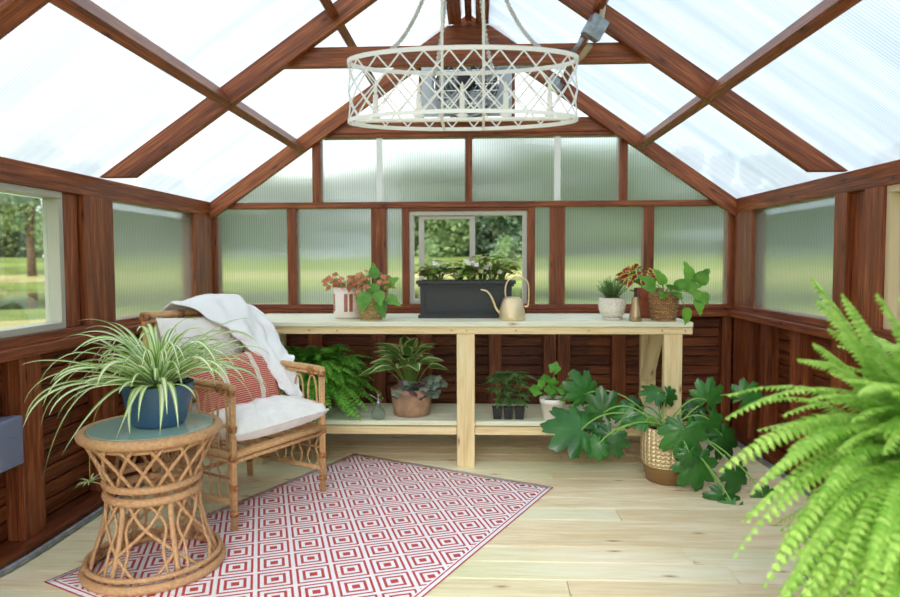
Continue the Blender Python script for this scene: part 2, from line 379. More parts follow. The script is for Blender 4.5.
# ------------------------------------------------------------------ dimensions
WL, WR, D = -1.715, 1.602, 4.28
CX = -.0567; YN = -.7
ZL0, ZL1 = .745, .785        # ledge
ZS = .822                    # bottom of glazing
ZE0, ZE1 = 1.392, 1.481      # eave beam
ZA = 2.636; SL = .697        # apex, slope
FR = [.47, 1.665, 2.975, 4.24]   # front faces of the rafter frames

# ------------------------------------------------------------------ floor
random.seed(3)
mb = MB(); y = YN
while y < 4.5:
    cuts = [-1.86, rnd(-.9, 1.2), 1.75]
    for a, b in zip(cuts, cuts[1:]): mb.box(a+.001, b-.001, y, y+.132, -.03, 0)
    y += .135
fl = mb.build('floor', DECK, bevel=.003); fl['kind'] = 'structure'
base = MB().box(-1.9, 1.8, YN-.02, 4.6, -.32, -.035).build('trim_1', BROWN_D); base['kind'] = 'structure'

# ------------------------------------------------------------------ side and back walls
def knee_left_right(side):
    X = WL if side == 'left' else WR; sg = -1 if side == 'left' else 1     # sg points outward
    root = structure('wall_'+side)
    def bx(name, xa, xb, y0, y1, z0, z1, mat=BROWN, bev=.003):
        a, b = sorted((X+sg*xa, X+sg*xb)); return MB().box(a, b, y0, y1, z0, z1).build(name, mat, root, bevel=bev)
    mb = MB(); z = .05; k = 0
    while z < ZL0:
        a, b = sorted((X+sg*.075, X+sg*.095)); random.seed(k); mb.box(a, b, YN, D+.12, z, z+.062); z += .068; k += 1
    a, b = sorted((X+sg*.1, X+sg*.11)); mb.box(a, b, YN, D+.12, 0, ZL0)
    mb.build('siding', BROWN_D, root, bevel=.003)
    for y0, wd in [(4.0, .25), (3.78, .075), (3.40, .09), (2.97, .12), (2.42, .12) if side == 'left' else (2.56, .12), (2.0, .09), (1.6, .09), (1.2, .09), (.8, .09), (.3, .09)]:
        bx('stud', 0, .075, y0, y0+wd, .04, ZL0)
    bx('sole_plate', -.045, .09, YN, D, 0, .042, BROWN_D)
    bx('ledge', -.035, .09, YN, D-.0, ZL0, ZL1)
    bx('bottom_plate', 0, .09, YN, D, ZL1, ZS)
    bx('eave_beam', 0, .09, YN, D+.09, ZE0, ZE1)
    # posts above the ledge
    bx('post', 0, .09, 4.0, D, ZS, ZE0); 
    if side == 'left':
        bx('post', 0, .09, 2.862, 3.095, ZS, ZE0); bx('post', .025, .09, 2.729, 2.85, ZS, ZE0)
    else:
        bx('post', 0, .09, 2.995, 3.095, ZS, ZE0); bx('post', .03, .09, 2.862, 2.995, ZS, ZE0); bx('post', 0, .09, 2.729, 2.862, ZS, ZE0)
    bx('post', 0, .09, 1.74, 1.86, ZS, ZE0); bx('post', 0, .09, .45, .6, ZS, ZE0)
    for y0, y1 in ((3.09, 4.01), (.6, 1.75), (YN, .46)):
        xc = X+sg*.02; m_ = MB()
        c = [m_.addv(p) for p in ((xc, y0, ZS-.01), (xc, y1, ZS-.01), (xc, y1, ZE0+.01), (xc, y0, ZE0+.01))]
        d_ = [m_.addv(p) for p in ((xc+sg*.008, y0, ZS-.01), (xc+sg*.008, y1, ZS-.01), (xc+sg*.008, y1, ZE0+.01), (xc+sg*.008, y0, ZE0+.01))]
        u = [(y0, 0), (y1, 0), (y1, 1), (y0, 1)]
        if sg < 0: m_.face(c, u); m_.face(d_[::-1], u[::-1])
        else: m_.face(c[::-1], u[::-1]); m_.face(d_, u)
        m_.build('glazing_sheet', POLYY, root, fix=False)
    return root
knee_left_right('left'); knee_left_right('right')
random.seed(5)
back = structure('wall_back')
def bb(name, x0, x1, z0, z1, ya=0, yb=.09, mat=BROWN, bev=.003):
    return MB().box(x0, x1, D+ya, D+yb, z0, z1).build(name, mat, back, bevel=bev)
mb = MB(); z = .05; k = 0
while z < ZL0:
    for xa, xb in zip([WL-.1, -.5, .72], [-.5, .72, WR+.1]): mb.box(xa, xb, D+.075, D+.095, z, z+.056)
    z += .062
mb.box(WL-.11, WR+.11, D+.1, D+.115, 0, ZL0); mb.build('siding', BROWN_D, back, bevel=.003)
for x0, x1 in [(-1.715, -1.63), (-1.35, -1.26), (-1.1, -1.01), (-.69, -.6), (-.40, -.30), (.068, .151), (.42, .50), (.508, .59), (.855, .94), (1.20, 1.27), (1.545, 1.602)]: bb('stud', x0, x1, .04, ZL0, 0, .075)
bb('sole_plate', WL, WR, 0, .042, -.045)
bb('ledge', WL+.035, WR-.035, ZL0, ZL1, -.035)
bb('bottom_plate', WL, WR+.09, ZL1, ZS)
bb('post', WL-.09, -1.692, ZS, ZE0)
bb('post', WR-.03, WR+.09, ZS, ZE0+.04)
for x0, x1 in [(-1.23, -1.172), (-.686, -.589), (-.486, -.441), (.314, .363), (.457, .552), (1.048, 1.11)]: bb('post', x0, x1, ZS, 1.439)
bb('top_rail', WL, WR, 1.439, 1.478, -.004)
bb('window_header', -.441, .314, 1.419, 1.439, 0.002)
bb('gable_rail', -.98, .87, 1.908, 2.0, -.006); bb('gable_trim', -1.0, .89, 1.886, 1.908, .0)
for x0, x1 in [(-1.062, -1.008), (-.081, -.036), (.891, .941)]: bb('gable_mullion', x0, x1, 1.478, 1.89)
for x0, x1 in [(-.375, -.345), (.205, .235)]: bb('fan_post', x0, x1, 2.0, 2.36, .01)
for x0, x1 in [(-.648, -.61), (.483, .523)]:
    MB().box(x0, x1, D+.012, D+.018, 1.478, 1.89).build('joint_strip', plain('joint_strip_white', (236, 238, 236), .4), back)
def roofz(x): return ZA-SL*abs(x-CX)
def sheet_back(pts):
    m_ = MB(); m_.prism(pts, D+.02, D+.028); return m_.build('glazing_sheet', POLYX, back)
sheet_back([(WL, ZS-.01), (-.45, ZS-.01), (-.45, 1.45), (WL, 1.45)]); sheet_back([(.32, ZS-.01), (WR, ZS-.01), (WR, 1.45), (.32, 1.45)])
sheet_back([(WL, 1.46), (WR, 1.46), (WR, roofz(WR)-.01), (.87, 1.98), (-.98, 1.98), (WL, roofz(WL)-.01)])
m_ = MB(); m_.prism([(-.98, 1.985), (-.355, 1.985), (-.355, 2.36), (.215, 2.36), (.215, 1.985), (.87, 1.985), (CX, ZA-.01)], D+.03, D+.038); m_.build('gable_sheet', GABLE, back)

# ------------------------------------------------------------------ roof
roof = structure('ceiling')
dv = .111
for i, y in enumerate(FR):
    th = .085 if i == 1 else .042
    for sg, name in ((-1, 'rafter'), (1, 'rafter')):
        xe = (WL-.13) if sg < 0 else (WR+.13); m_ = MB(); zt = roofz
        xi = CX
        # footed below the eave line at the wall so the rafter's tail is cut level
        pts = [(xi, ZA-dv), (xi, ZA), (xe, zt(xe)), (xe, zt(xe)-dv*.5)]
        xt = CX+sg*((ZA-dv-1.34)/SL) if i == 3 else CX+sg*((ZA-dv-(ZE1+.001))/SL)
        pts += [(xe, ZE1-.02 if i < 3 else zt(xe)-dv)] if i < 3 else [(xe, zt(xe)-dv)]
        if i < 3: pts = [(xi, ZA-dv), (xi, ZA), (CX+sg*(ZA-ZE1-.001)/SL, ZE1+.001), (xt, ZE1+.001)]
        else: pts = [(xi, ZA-dv), (xi, ZA), (xe, zt(xe)), (xe, zt(xe)-dv+.02), (CX+sg*1.66, roofz(CX+sg*1.66)-dv)]
        n = len(pts); d2 = V((sg, -SL)).normalized()
        a = [m_.addv((p[0], y, p[1])) for p in pts]; b = [m_.addv((p[0], y+th, p[1])) for p in pts]
        uvp = [(V((p[0]-CX, p[1]-ZA)).dot(d2), V((p[0]-CX, p[1]-ZA)).dot(V((SL, sg)).normalized())+i) for p in pts]
        m_.face(a if sg > 0 else a[::-1], uvp if sg > 0 else uvp[::-1]); m_.face(b[::-1] if sg > 0 else b, uvp[::-1] if sg > 0 else uvp)
        for k in range(n):
            j = (k+1) % n; q = (a[k], b[k], b[j], a[j]); uu = [(uvp[k][0], 0), (uvp[k][0], th), (uvp[j][0], th), (uvp[j][0], 0)]
            m_.face(q if sg > 0 else q[::-1], uu if sg > 0 else uu[::-1])
        m_.build(name, BROWN, roof, bevel=.003)
# collar tie on the third frame
def collar(y, z0, z1, th=.04):
    xa = (ZA-z1-.0)/SL; xb = (ZA-z0)/SL; m_ = MB()
    L0 = min(xb, (ZA-dv-z0)/SL+.0)
    MB().prism([(CX-(ZA-dv-z0)/SL-.04, z0), (CX+(ZA-dv-z0)/SL+.04, z0), (CX+(ZA-dv-z1)/SL+.04, z1), (CX-(ZA-dv-z1)/SL-.04, z1)], y, y+th).build('collar_tie', BROWN, roof, bevel=.002)
def proj_z(v, y): return 1.1+(259-v)/F*y
collar(3.018, 1.972, 2.057)
collar(1.75, 1.96, 2.05); collar(.515, 1.96, 2.05)
MB().prism([(-.36, 2.43), (.25, 2.43), (.13, 2.55), (-.24, 2.55)], 4.2, 4.239).build('gusset', BROWN, roof, bevel=.002)
m_ = MB(); m_.box(CX-.125, CX-.045, YN, 4.2, 2.555, 2.625); m_.build('ridge_board', BROWN, roof, bevel=.003)
m_ = MB(); m_.box(CX+.045, CX+.125, YN, 4.2, 2.555, 2.625); m_.build('ridge_board', BROWN, roof, bevel=.003)
m_ = MB(); m_.box(CX-.02, CX+.02, YN, 4.2, 2.575, 2.63); m_.build('ridge_board', BROWN, roof, bevel=.003)
nrmL = V((-SL, 0, 1)).normalized()
ys = [YN]+[y for y in FR]
for sg in (-1, 1):
    for xo in (1.105, .60):
        for a, b in ((YN, FR[0]), (FR[0]+.042, FR[1]), (FR[1]+.085, FR[2]), (FR[2]+.042, FR[3])):
            x = CX+sg*xo; z = roofz(x); n_ = V((sg*SL, 0, 1)).normalized()
            dpt = .085 if xo > 1 else .05
            c = V((x, 0, z))-n_*(dpt/2+.004)
            MB().beam((c.x, a, c.z), (c.x, b, c.z), .04, dpt, n_).build('purlin', BROWN, roof, bevel=.003)
    # twin-wall sheets
    for a, b in ((YN, FR[0]+.02), (FR[0]+.02, FR[1]+.04), (FR[1]+.04, FR[2]+.02), (FR[2]+.02, FR[3]+.15)):
        x1 = WL-.16 if sg < 0 else WR+.16; m_ = MB(); z1 = roofz(x1); L = math.hypot(x1-CX, z1-ZA)
        q = [m_.addv(p) for p in ((CX, a, ZA+.003), (CX, b, ZA+.003), (x1, b, z1+.003), (x1, a, z1+.003))]
        q2 = [m_.addv((m_.v[k][0], m_.v[k][1], m_.v[k][2]+.008)) for k in q]
        u = [(a, 0), (b, 0), (b, L), (a, L)]
        if sg > 0: q = q[::-1]; u = u[::-1]; q2 = q2[::-1]
        m_.face(q, u)
        m_.build('roof_sheet', ROOF, roof, fix=False)

# ------------------------------------------------------------------ windows
def slider(name, mat, place, wd, ht, lh=True):
    """place(u, d, z) -> world; u 0..wd across, d depth outwards"""
    root = structure(name)
    def bx(n, u0, u1, d0, d1, z0, z1, m=mat, bev=.002):
        a = place(u0, d0, z0); b = place(u1, d1, z1)
        return MB().box(min(a[0], b[0]), max(a[0], b[0]), min(a[1], b[1]), max(a[1], b[1]), z0, z1).build(n, m, root, bevel=bev)
    t_ = .028; z0, z1 = ht
    bx('window_frame', 0, wd, 0, .07, z0, z0+t_); bx('window_frame', 0, wd, 0, .07, z1-t_, z1)
    bx('window_frame', 0, t_, 0, .07, z0+t_, z1-t_); bx('window_frame', wd-t_, wd, 0, .07, z0+t_, z1-t_)
    mid = wd*.56
    a0 = .06
    s = .035
    bx('sash', a0, mid, .015, .04, z0+t_, z0+t_+s); bx('sash', a0, mid, .015, .04, z1-t_-s*.7, z1-t_)
    bx('sash', a0, a0+s, .014, .041, z0+t_+s, z1-t_-s*.7); bx('sash', mid-s, mid, .014, .041, z0+t_+s, z1-t_-s*.7)
    bx('pane', a0+s, mid-s, .026, .030, z0+t_+s, z1-t_-s*.7, GLASS, 0); bx('pane', mid, wd-t_, .05, .054, z0+t_, z1-t_, GLASS, 0)
    return root
slider('window_2', VINYL, lambda u, d, z: (-.441+u, D+.012+d, z), .755, (ZS+.002, 1.419))
slider('window_1', VINYL_L, lambda u, d, z: (WL-.012-d, 1.87+u, z), .859, (ZS+.001, ZE0-.001))
slider('window_3', VINYL_R, lambda u, d, z: (WR+.012+d, 2.729-u, z), .86, (ZS+.001, ZE0-.001))

# ------------------------------------------------------------------ outdoors
random.seed(9)
GRASS = plain('meadow_grass', (120, 132, 70), .9, spec=.1, noise=.18, nscale=.25)
GRASS2 = plain('meadow_dry_band', (172, 160, 110), .9, spec=.1, noise=.1, nscale=.3)
WATER = plain('pond_water', (46, 54, 36), .06, spec=.6)
def ground_z(r): return -.32 if r < 50 else -.32+1.9*min(1, (r-50)/28)**1.0
m_ = MB(); P = []
rs = [0, 8, 14, 20, 24, 25, 46, 47, 50, 58, 66, 78, 100, 160, 240]
for r in rs: P.append([(r*math.cos(a), r*math.sin(a), (ground_z(r)-(.5 if 24.5 < r < 46.5 else 0))) for a in [i*PI/24-PI*.5 for i in range(49)]])
m_.grid(P); g = m_.build('meadow', GRASS); g['kind'] = 'structure'
m_ = MB(); m_.grid([[(r*math.cos(a), r*math.sin(a), -.48) for a in [i*PI/24 for i in range(25)]] for r in (22, 35, 48.2)]); g = m_.build('pond', WATER); g['kind'] = 'structure'
for nm, r0, r1 in (('meadow_band', 15.5, 19), ('meadow_band', 51, 57)):
    m_ = MB(); m_.grid([[(r*math.cos(a), r*math.sin(a), ground_z(r)+.03) for a in [i*PI/40 for i in range(41)]] for r in (r0, (r0+r1)/2, r1)]); g = m_.build(nm, GRASS2); g['kind'] = 'structure'
BARK = plain('tree_bark', (112, 92, 76), .9, noise=.2, nscale=3)
TL = [leafmat('tree_leaves', (84, 106, 62), (140, 160, 104), .25, nscale=.6), leafmat('tree_leaves_mid', (100, 128, 78), (160, 180, 124), .3, nscale=.6), leafmat('tree_leaves_dark', (72, 94, 70), (116, 136, 104), .2, nscale=.6)]
def tree_mesh(seed, H, R, clear, n, trunk_r, leafs):
    rg = random.Random(seed); t_ = MB(); t_.tube([(0, 0, -.3), (rg.uniform(-.1, .1), 0, H*.3), (rg.uniform(-.3, .3), 0, H*.62), (0, 0, H*.9)], lambda t: trunk_r*(1-.75*t)+.02, 9)
    for k in range(6):
        a = rg.uniform(0, 2*PI); z = H*(clear+.1+.1*k*(1-clear)); t_.tube([(0, 0, z), (R*.35*math.cos(a), R*.35*math.sin(a), z+H*.08), (R*.7*math.cos(a), R*.7*math.sin(a), z+H*.12)], lambda t: trunk_r*.35*(1-.8*t)+.01, 5)
    c = MB(); blobs = []
    for k in range(16):
        z = rg.uniform(clear, 1); rr = R*math.sin(PI*min(1, max(.12, (z-clear)/(1-clear)*.85+.13)))**.6; a = rg.uniform(0, 2*PI); q = rg.uniform(0, .75)
        blobs.append((rr*q*math.cos(a), rr*q*math.sin(a), H*z, rg.uniform(.28, .45)*R))
    for k in range(n):
        b = rg.choice(blobs); d = V((rg.gauss(0, 1), rg.gauss(0, 1), rg.gauss(0, 1))).normalized()*b[3]*rg.uniform(.55, 1.05)
        p = V(b[:3])+d; s_ = rg.uniform(.6, 1.2)*leafs; x = V((rg.gauss(0, 1), rg.gauss(0, 1), rg.gauss(0, 1))).normalized(); y = x.cross(V((rg.gauss(0, 1), rg.gauss(0, 1), rg.gauss(0, 1)))).normalized()
        i = [c.addv(p+x*s_*.5), c.addv(p+y*s_*.3), c.addv(p-x*s_*.5), c.addv(p-y*s_*.3)]; c.face(i, smooth=False)
    return t_, c
protos = {}
def tree(x, y, kind, label, H=None, rot=0, grp=None):
    spec = {'oak': (11, 12, 4.6, .12, 6000, .28, .75, 1), 'broad': (5, 10.5, 4.6, .04, 6000, .22, .75, 0), 'dark': (8, 13, 4.4, .02, 6000, .25, .75, 2), 'slim': (17, 12, 3.6, .3, 2600, .16, .6, 0), 'near': (21, 11, 4.6, .34, 3600, .34, .42, 1), 'bush': (31, 2.0, 1.6, .0, 700, .05, .22, 1)}[kind]
    z = ground_z(math.hypot(x, y))
    t = thing('bush' if kind == 'bush' else 'tree', label, 'bush' if kind == 'bush' else 'tree', (x, y, z), rot, grp)
    if kind not in protos:
        a, b = tree_mesh(*spec[:7]); protos[kind] = (a.build('trunk', BARK, t), b.build('crown', TL[spec[7]], t))
    else:
        for o in protos[kind]: c = o.copy(); COL.objects.link(c); c.parent = t
    if H: s_ = H/spec[1]; t.scale = (s_, s_, s_)
    return t
def dirp(u, dist):   # ground point seen at picture column u, at a distance
    d = _f*F+_r2*(u-450); d.z = 0; d.normalize(); return d.x*dist, d.y*dist
for i, (u, dist, kind, H, lb) in enumerate([(-60, 78, 'dark', 10.5, 'dark bushy tree at the far left edge of the left window view'), (10, 84, 'broad', 10.5, 'broad tree across the pond, left side of the left window'), (62, 78, 'oak', 9.5, 'tree across the pond, right side of the left window beside the big trunk'),
        (122, 80, 'dark', 9, 'dark tree blurred behind the near half of the left wall panel'), (172, 84, 'broad', 9, 'tree blurred behind the far half of the left wall panel'), (235, 80, 'dark', 9, 'tree blurred behind the leftmost back wall panel'), (272, 78, 'broad', 8.6, 'tree blurred behind the right side of the leftmost back wall panel'),
        (318, 84, 'oak', 8.8, 'tree blurred behind the panel above the striped pot, left side'), (352, 80, 'dark', 9.4, 'dark tree blurred behind the panel above the striped pot, right side'), (396, 82, 'broad', 10, 'tree blurred behind the narrow panel left of the back window'), (440, 78, 'broad', 10.6, 'bushy tree filling the left pane of the back window'),
        (468, 90, 'dark', 11.2, 'tree behind the middle stile of the back window'), (508, 76, 'dark', 13.6, 'tall dark tree filling the right pane of the back window'), (543, 82, 'broad', 13.2, 'tree blurred behind the narrow panel right of the back window'), (590, 84, 'dark', 12.6, 'dark tree blurred behind the panel above the herb pot, left side'),
        (632, 78, 'oak', 12, 'tree blurred behind the panel above the herb pot, right side'), (676, 80, 'broad', 11.2, 'tree blurred behind the rightmost back wall panel, left side'), (718, 82, 'dark', 10.6, 'dark tree blurred behind the rightmost back wall panel, right side'), (775, 80, 'oak', 10, 'tree blurred behind the far half of the right wall panel'),
        (822, 78, 'broad', 10, 'tree blurred behind the near half of the right wall panel'), (900, 80, 'dark', 10, 'dark tree showing in the right window at the picture edge')]):
    x, y = dirp(u, dist); tree(x, y, kind, lb, H, i*1.3)
for i, u in enumerate(range(-40, 960, 66)):
    x, y = dirp(u, 93); tree(x, y, ('dark', 'broad', 'dark')[i % 3], 'treetop of the back row in the far treeline, mostly hidden by nearer trees', (9.6 if u < 400 else 12.6 if u < 700 else 10.4)+(i*7 % 5)*.3, i*2.1, 'trees in the back row')
x, y = dirp(33, 56); tree(x, y, 'near', 'tall tree with a straight bare trunk seen through the left window', 9.5, .5)
x, y = dirp(535, 62); tree(x, y, 'slim', 'slender tree with thin trunks seen through the right half of the back window', 9.5, 2)
x, y = dirp(428, 60); tree(x, y, 'bush', 'round green bush seen through the left pane of the back window', 2.2, 0)
x, y = dirp(506, 60); tree(x, y, 'bush', 'round green bush seen through the middle of the back window', 2.4, 1)

# ------------------------------------------------------------------ workbench
random.seed(11)
wb = thing('workbench', 'long pale pine workbench with a lower shelf against the back wall', 'workbench', (0, 0, 0))
YB = 3.522
X0, X1 = -1.30, 1.118
mb = MB()
for k in range(4): mb.box(X0, X1, YB-.012+k*.144, YB-.012+k*.144+.141, .752, .778)
mb.build('tabletop', PINE_G, wb, bevel=.004)
MB().box(X0, X1, YB-.002, YB+.036, .713, .751).build('apron', PINE, wb, bevel=.003)
MB().box(X0, X1, YB+.50, YB+.538, .713, .751).build('apron', PINE, wb, bevel=.003)
for x in (X0+.02, -.11, .98): MB().box(x+.01, x+.05, YB+.037, YB+.50, .69, .751).build('cross_rail', PINE, wb, bevel=.003)
for x0 in (X0+.03, -.113, .972): MB().box(x0, x0+.095, YB, YB+.04, 0, .712).build('leg', PINE, wb, bevel=.003)
for x0 in (X0+.03, -.113, .972): MB().box(x0, x0+.09, YB+.495, YB+.535, 0, .712).build('leg', PINE, wb, bevel=.003)
mb = MB()
for k in range(3): mb.box(X0+.02, 1.06, YB+.042+k*.15, YB+.042+k*.15+.147, .212, .237)
mb.build('lower_shelf', PINE_G, wb, bevel=.003)
MB().box(X0+.125, -.115, YB+.004, YB+.04, .173, .211).build('shelf_rail', PINE, wb, bevel=.003)
MB().box(-.016, .97, YB+.004, YB+.04, .173, .211).build('shelf_rail', PINE, wb, bevel=.003)
MB().box(X0+.03, 1.06, YB+.45, YB+.49, .173, .211).build('shelf_rail', PINE, wb, bevel=.003)
MB().beam((1.01, YB+.49, .40), (1.01, YB+.27, .70), .038, .07, (1, 0, 0)).build('brace', PINE, wb, bevel=.003)
SCR = plain('screw_dark', (70, 60, 50), .5)
for x in (-1.2, -.9, -.75, -.14, -.06, .2, .58, .96, 1.08): MB().box(x-.003, x+.003, YB-.0035, YB-.001, .729, .735).build('screw', SCR, wb)

# ------------------------------------------------------------------ helpers for plants
def soil(t, r, z, c=(0, 0)): return MB().lathe([(r, 0), (r*.6, .006), (.001, .008)], (c[0], c[1], z), 20, cap0=True).build('soil', SOIL, t)
def hstr(t): return math.sin(PI*min(1, t*1.0))**.6 if t < .5 else math.sin(PI*t)**.9     # ovate
def ovate(t): return max(.02, (math.sin(PI*t**.62)))
def heart(t): return max(.02, (1-(2*t-.55)**2)**.5 if 0 < t < .77 and (1-(2*t-.55)**2) > 0 else max(.02, (1-t)*3.0*.9)) if t > .03 else .55
def lance(t): return max(.03, math.sin(PI*t**.75)**.9)
def dirv(a, e): return V((math.cos(a)*math.cos(e), math.sin(a)*math.cos(e), math.sin(e)))
def bushy(mb, n, c, R, H, L, W, shape, rg, stems=None, mi=0, up=.3, droop=.3, rows=5, fold=.15, mis=None, top=.5, wave=0, minr=0.1):
    """leaves spread over a low dome"""
    c = V(c)
    for k in range(n):
        a = rg.uniform(0, 2*PI); q = math.sqrt(rg.uniform(minr, 1)); h = H*(1-top*q*q)*rg.uniform(.55, 1.05)
        tip = c+V((math.cos(a)*R*q, math.sin(a)*R*q, h)); root = c+V((math.cos(a)*R*.15, math.sin(a)*R*.15, 0))
        e = rg.uniform(-.3, .7)*up/.3*.5+.2; d = dirv(a+rg.uniform(-.7, .7), e-.3*q)
        if stems is not None: stems.tube(bez(root, root+V((0, 0, h*.7)), tip, 4), .0016, 4, cap=False)
        l = L*rg.uniform(.7, 1.15); mb.leaf(tip, d, (rg.uniform(-.35, .35), rg.uniform(-.35, .35), 1), l, W*l/L, shape, droop, fold, rows, mi if mis is None else rg.choice(mis), wave)

# --- striped ceramic pot with coleus
def stripemat():
    m, t, p, o = newmat('glazed_white_brown_strokes'); uv = nd(t, 'ShaderNodeUVMap'); sx = nd(t, 'ShaderNodeSeparateXYZ', {0: uv.outputs[0]})
    k = nd(t, 'ShaderNodeMath', {0: sx.outputs[0], 1: 18.0}, operation='MULTIPLY'); fr = nd(t, 'ShaderNodeMath', {0: k.outputs[0], 1: 1.0}, operation='FRACT') if False else nd(t, 'ShaderNodeMath', {0: k.outputs[0]}, operation='FRACT')
    a = nd(t, 'ShaderNodeMath', {0: fr.outputs[0], 1: .14}, operation='GREATER_THAN'); b = nd(t, 'ShaderNodeMath', {0: fr.outputs[0], 1: .84}, operation='LESS_THAN')
    k3 = nd(t, 'ShaderNodeMath', {0: k.outputs[0], 1: 1/4}, operation='MULTIPLY'); f3 = nd(t, 'ShaderNodeMath', {0: k3.outputs[0]}, operation='FRACT'); g = nd(t, 'ShaderNodeMath', {0: f3.outputs[0], 1: .5}, operation='LESS_THAN')
    z0 = nd(t, 'ShaderNodeMath', {0: sx.outputs[1], 1: .055}, operation='GREATER_THAN'); z1 = nd(t, 'ShaderNodeMath', {0: sx.outputs[1], 1: .155}, operation='LESS_THAN')
    x = a.outputs[0]
    for q in (b, g, z0, z1): x = nd(t, 'ShaderNodeMath', {0: x, 1: q.outputs[0]}, operation='MULTIPLY').outputs[0]
    mm = nd(t, 'ShaderNodeMix', {0: x, 6: lin((238, 228, 218)), 7: lin((164, 92, 72))}, data_type='RGBA'); t.links.new(mm.outputs[2], p.inputs['Base Color']); p.inputs['Roughness'].default_value = .3; return m
rg = random.Random(4)
T = thing('potted_coleus', 'pink and green coleus in a white ceramic pot with brown painted strokes', 'potted plant', (-.735, 3.75, .778), .4)
MB().lathe([(.058, 0), (.074, .004), (.080, .015), (.081, .02), (.082, .172), (.078, .176), (.074, .17), (.072, .14)], (0, 0, 0), 40).build('pot', stripemat(), T)
soil(T, .073, .145)
PINKL = leafmat('coleus_pink_leaf', (170, 84, 66), (240, 150, 120), .35, stripe=((150, 170, 80), .40, True)); REDL = leafmat('coleus_leaf', (110, 14, 36), (176, 30, 56), .3, stripe=((224, 226, 76), .34, True))
STEM = plain('green_stem', (110, 140, 60), .6)
mb = MB(); st = MB()
def facing(mb, st, n, c, R_, H_, L, W, rg):
    for k in range(n):
        a = rg.uniform(0, 2*PI); q = rg.uniform(.1, 1)**.6; h = H_*(1-.3*q*q)*rg.uniform(.4, 1.05); tip = V((c[0]+math.cos(a)*R_*q, c[1]+math.sin(a)*R_*q, c[2]+h)); st.tube(bez(c, (tip.x*.6+c[0]*.4, tip.y*.6+c[1]*.4, c[2]+h*.6), tip, 4), .0016, 4, cap=False)
        mb.leaf(tip, dirv(a, rg.uniform(-.8, .3)), (rg.uniform(-.4, .4), -.9, .8), L*rg.uniform(.7, 1.1), W, ovate, .2, .1, 5, wave=.05)
facing(mb, st, 60, (-.01, 0, .15), .12, .10, .045, .032, rg); mb.build('leaves', PINKL, T); st.build('stems', STEM, T)

# --- seagrass basket with heart leaves
def weave(name, c, sx_=26, sy=60, dark=.5):
    m, t, p, o = newmat(name); uv = nd(t, 'ShaderNodeUVMap'); mp = nd(t, 'ShaderNodeMapping', {'Vector': uv.outputs[0], 'Scale': (sx_, sy, 1)})
    n = nd(t, 'ShaderNodeTexNoise', {'Vector': uv.outputs[0], 'Scale': 40, 'Detail': 3}); b = nd(t, 'ShaderNodeTexBrick', {'Vector': mp.outputs[0], 'Scale': 1.0, 'Mortar Size': .09, 'Mortar Smooth': .8, 'Brick Width': 1.0, 'Row Height': .5,
       'Color1': lin(c), 'Color2': lin(tuple(x*.78 for x in c)), 'Mortar': lin(tuple(x*dark for x in c))})
    mm = nd(t, 'ShaderNodeMix', {0: .35, 6: b.outputs['Color'], 7: n.outputs['Fac']}, data_type='RGBA', blend_type='OVERLAY'); t.links.new(b.outputs['Color'], mm.inputs[6]); t.links.new(n.outputs['Fac'], mm.inputs[7]); t.links.new(mm.outputs[2], p.inputs['Base Color'])
    bp = nd(t, 'ShaderNodeBump', {'Height': b.outputs['Fac'], 'Strength': .9, 'Distance': .006}); bp.invert = True; t.links.new(bp.outputs[0], p.inputs['Normal']); p.inputs['Roughness'].default_value = .7; return m
def basket(t, r0, r1, h, mat):
    rows = 12; m_ = MB(); prof = []
    for k in range(rows*4+1):
        q = k/(rows*4); r = r0+(r1-r0)*q; prof.append((r+.0035*math.sin(q*rows*2*PI), h*q))
    m_.lathe([(r0*.8, 0)]+prof+[(r1-.008, h+.002), (r1-.012, h*.8)], (0, 0, 0), 44, fn=lambda a, z: 1+.022*math.sin(a*13+int(z/h*rows)*PI)); return m_.build('basket', mat, t)
SEAG = weave('seagrass', (240, 200, 134), 22, 42, .35); WICKB = weave('wicker_brown', (214, 162, 104), 20, 40, .35)
T = thing('potted_syngonium', 'heart leaved plant trailing over a small woven seagrass basket', 'potted plant', (-.585, 3.64, .778), 0)
basket(T, .058, .092, .145, SEAG); soil(T, .08, .12)
GRL = leafmat('bright_green_leaf', (62, 120, 44), (116, 176, 74), .35); mb = MB(); st = MB()
for tip, d, L, W in [((.02, -.06, .2), (.1, -.3, -1), .105, .072), ((-.015, -.09, .155), (-.2, -.3, -1), .11, .08), ((.055, -.07, .11), (.35, -.4, -1), .10, .068), ((.03, -.05, .23), (-.15, .0, 1), .085, .06), ((.08, -.03, .19), (.7, -.2, .4), .09, .06), ((.095, -.04, .13), (.8, -.3, -.5), .09, .055), ((.05, -.08, .16), (.2, -.5, -.7), .09, .065)]:
    st.tube(bez((0, 0, .12), V(tip)*.5+V((0, 0, .1)), tip, 5), .0022, 5); mb.leaf(tip, d, (.1, -1, .35), L, W, heart, .15, .12, 7)
mb.build('leaves', GRL, T); st.build('stems', STEM, T)
mb = MB(); st = MB(); facing(mb, st, 46, (.0, .02, .12), .11, .15, .045, .032, rg); mb.build('coleus_leaves', PINKL, T); st.build('stems', STEM, T)

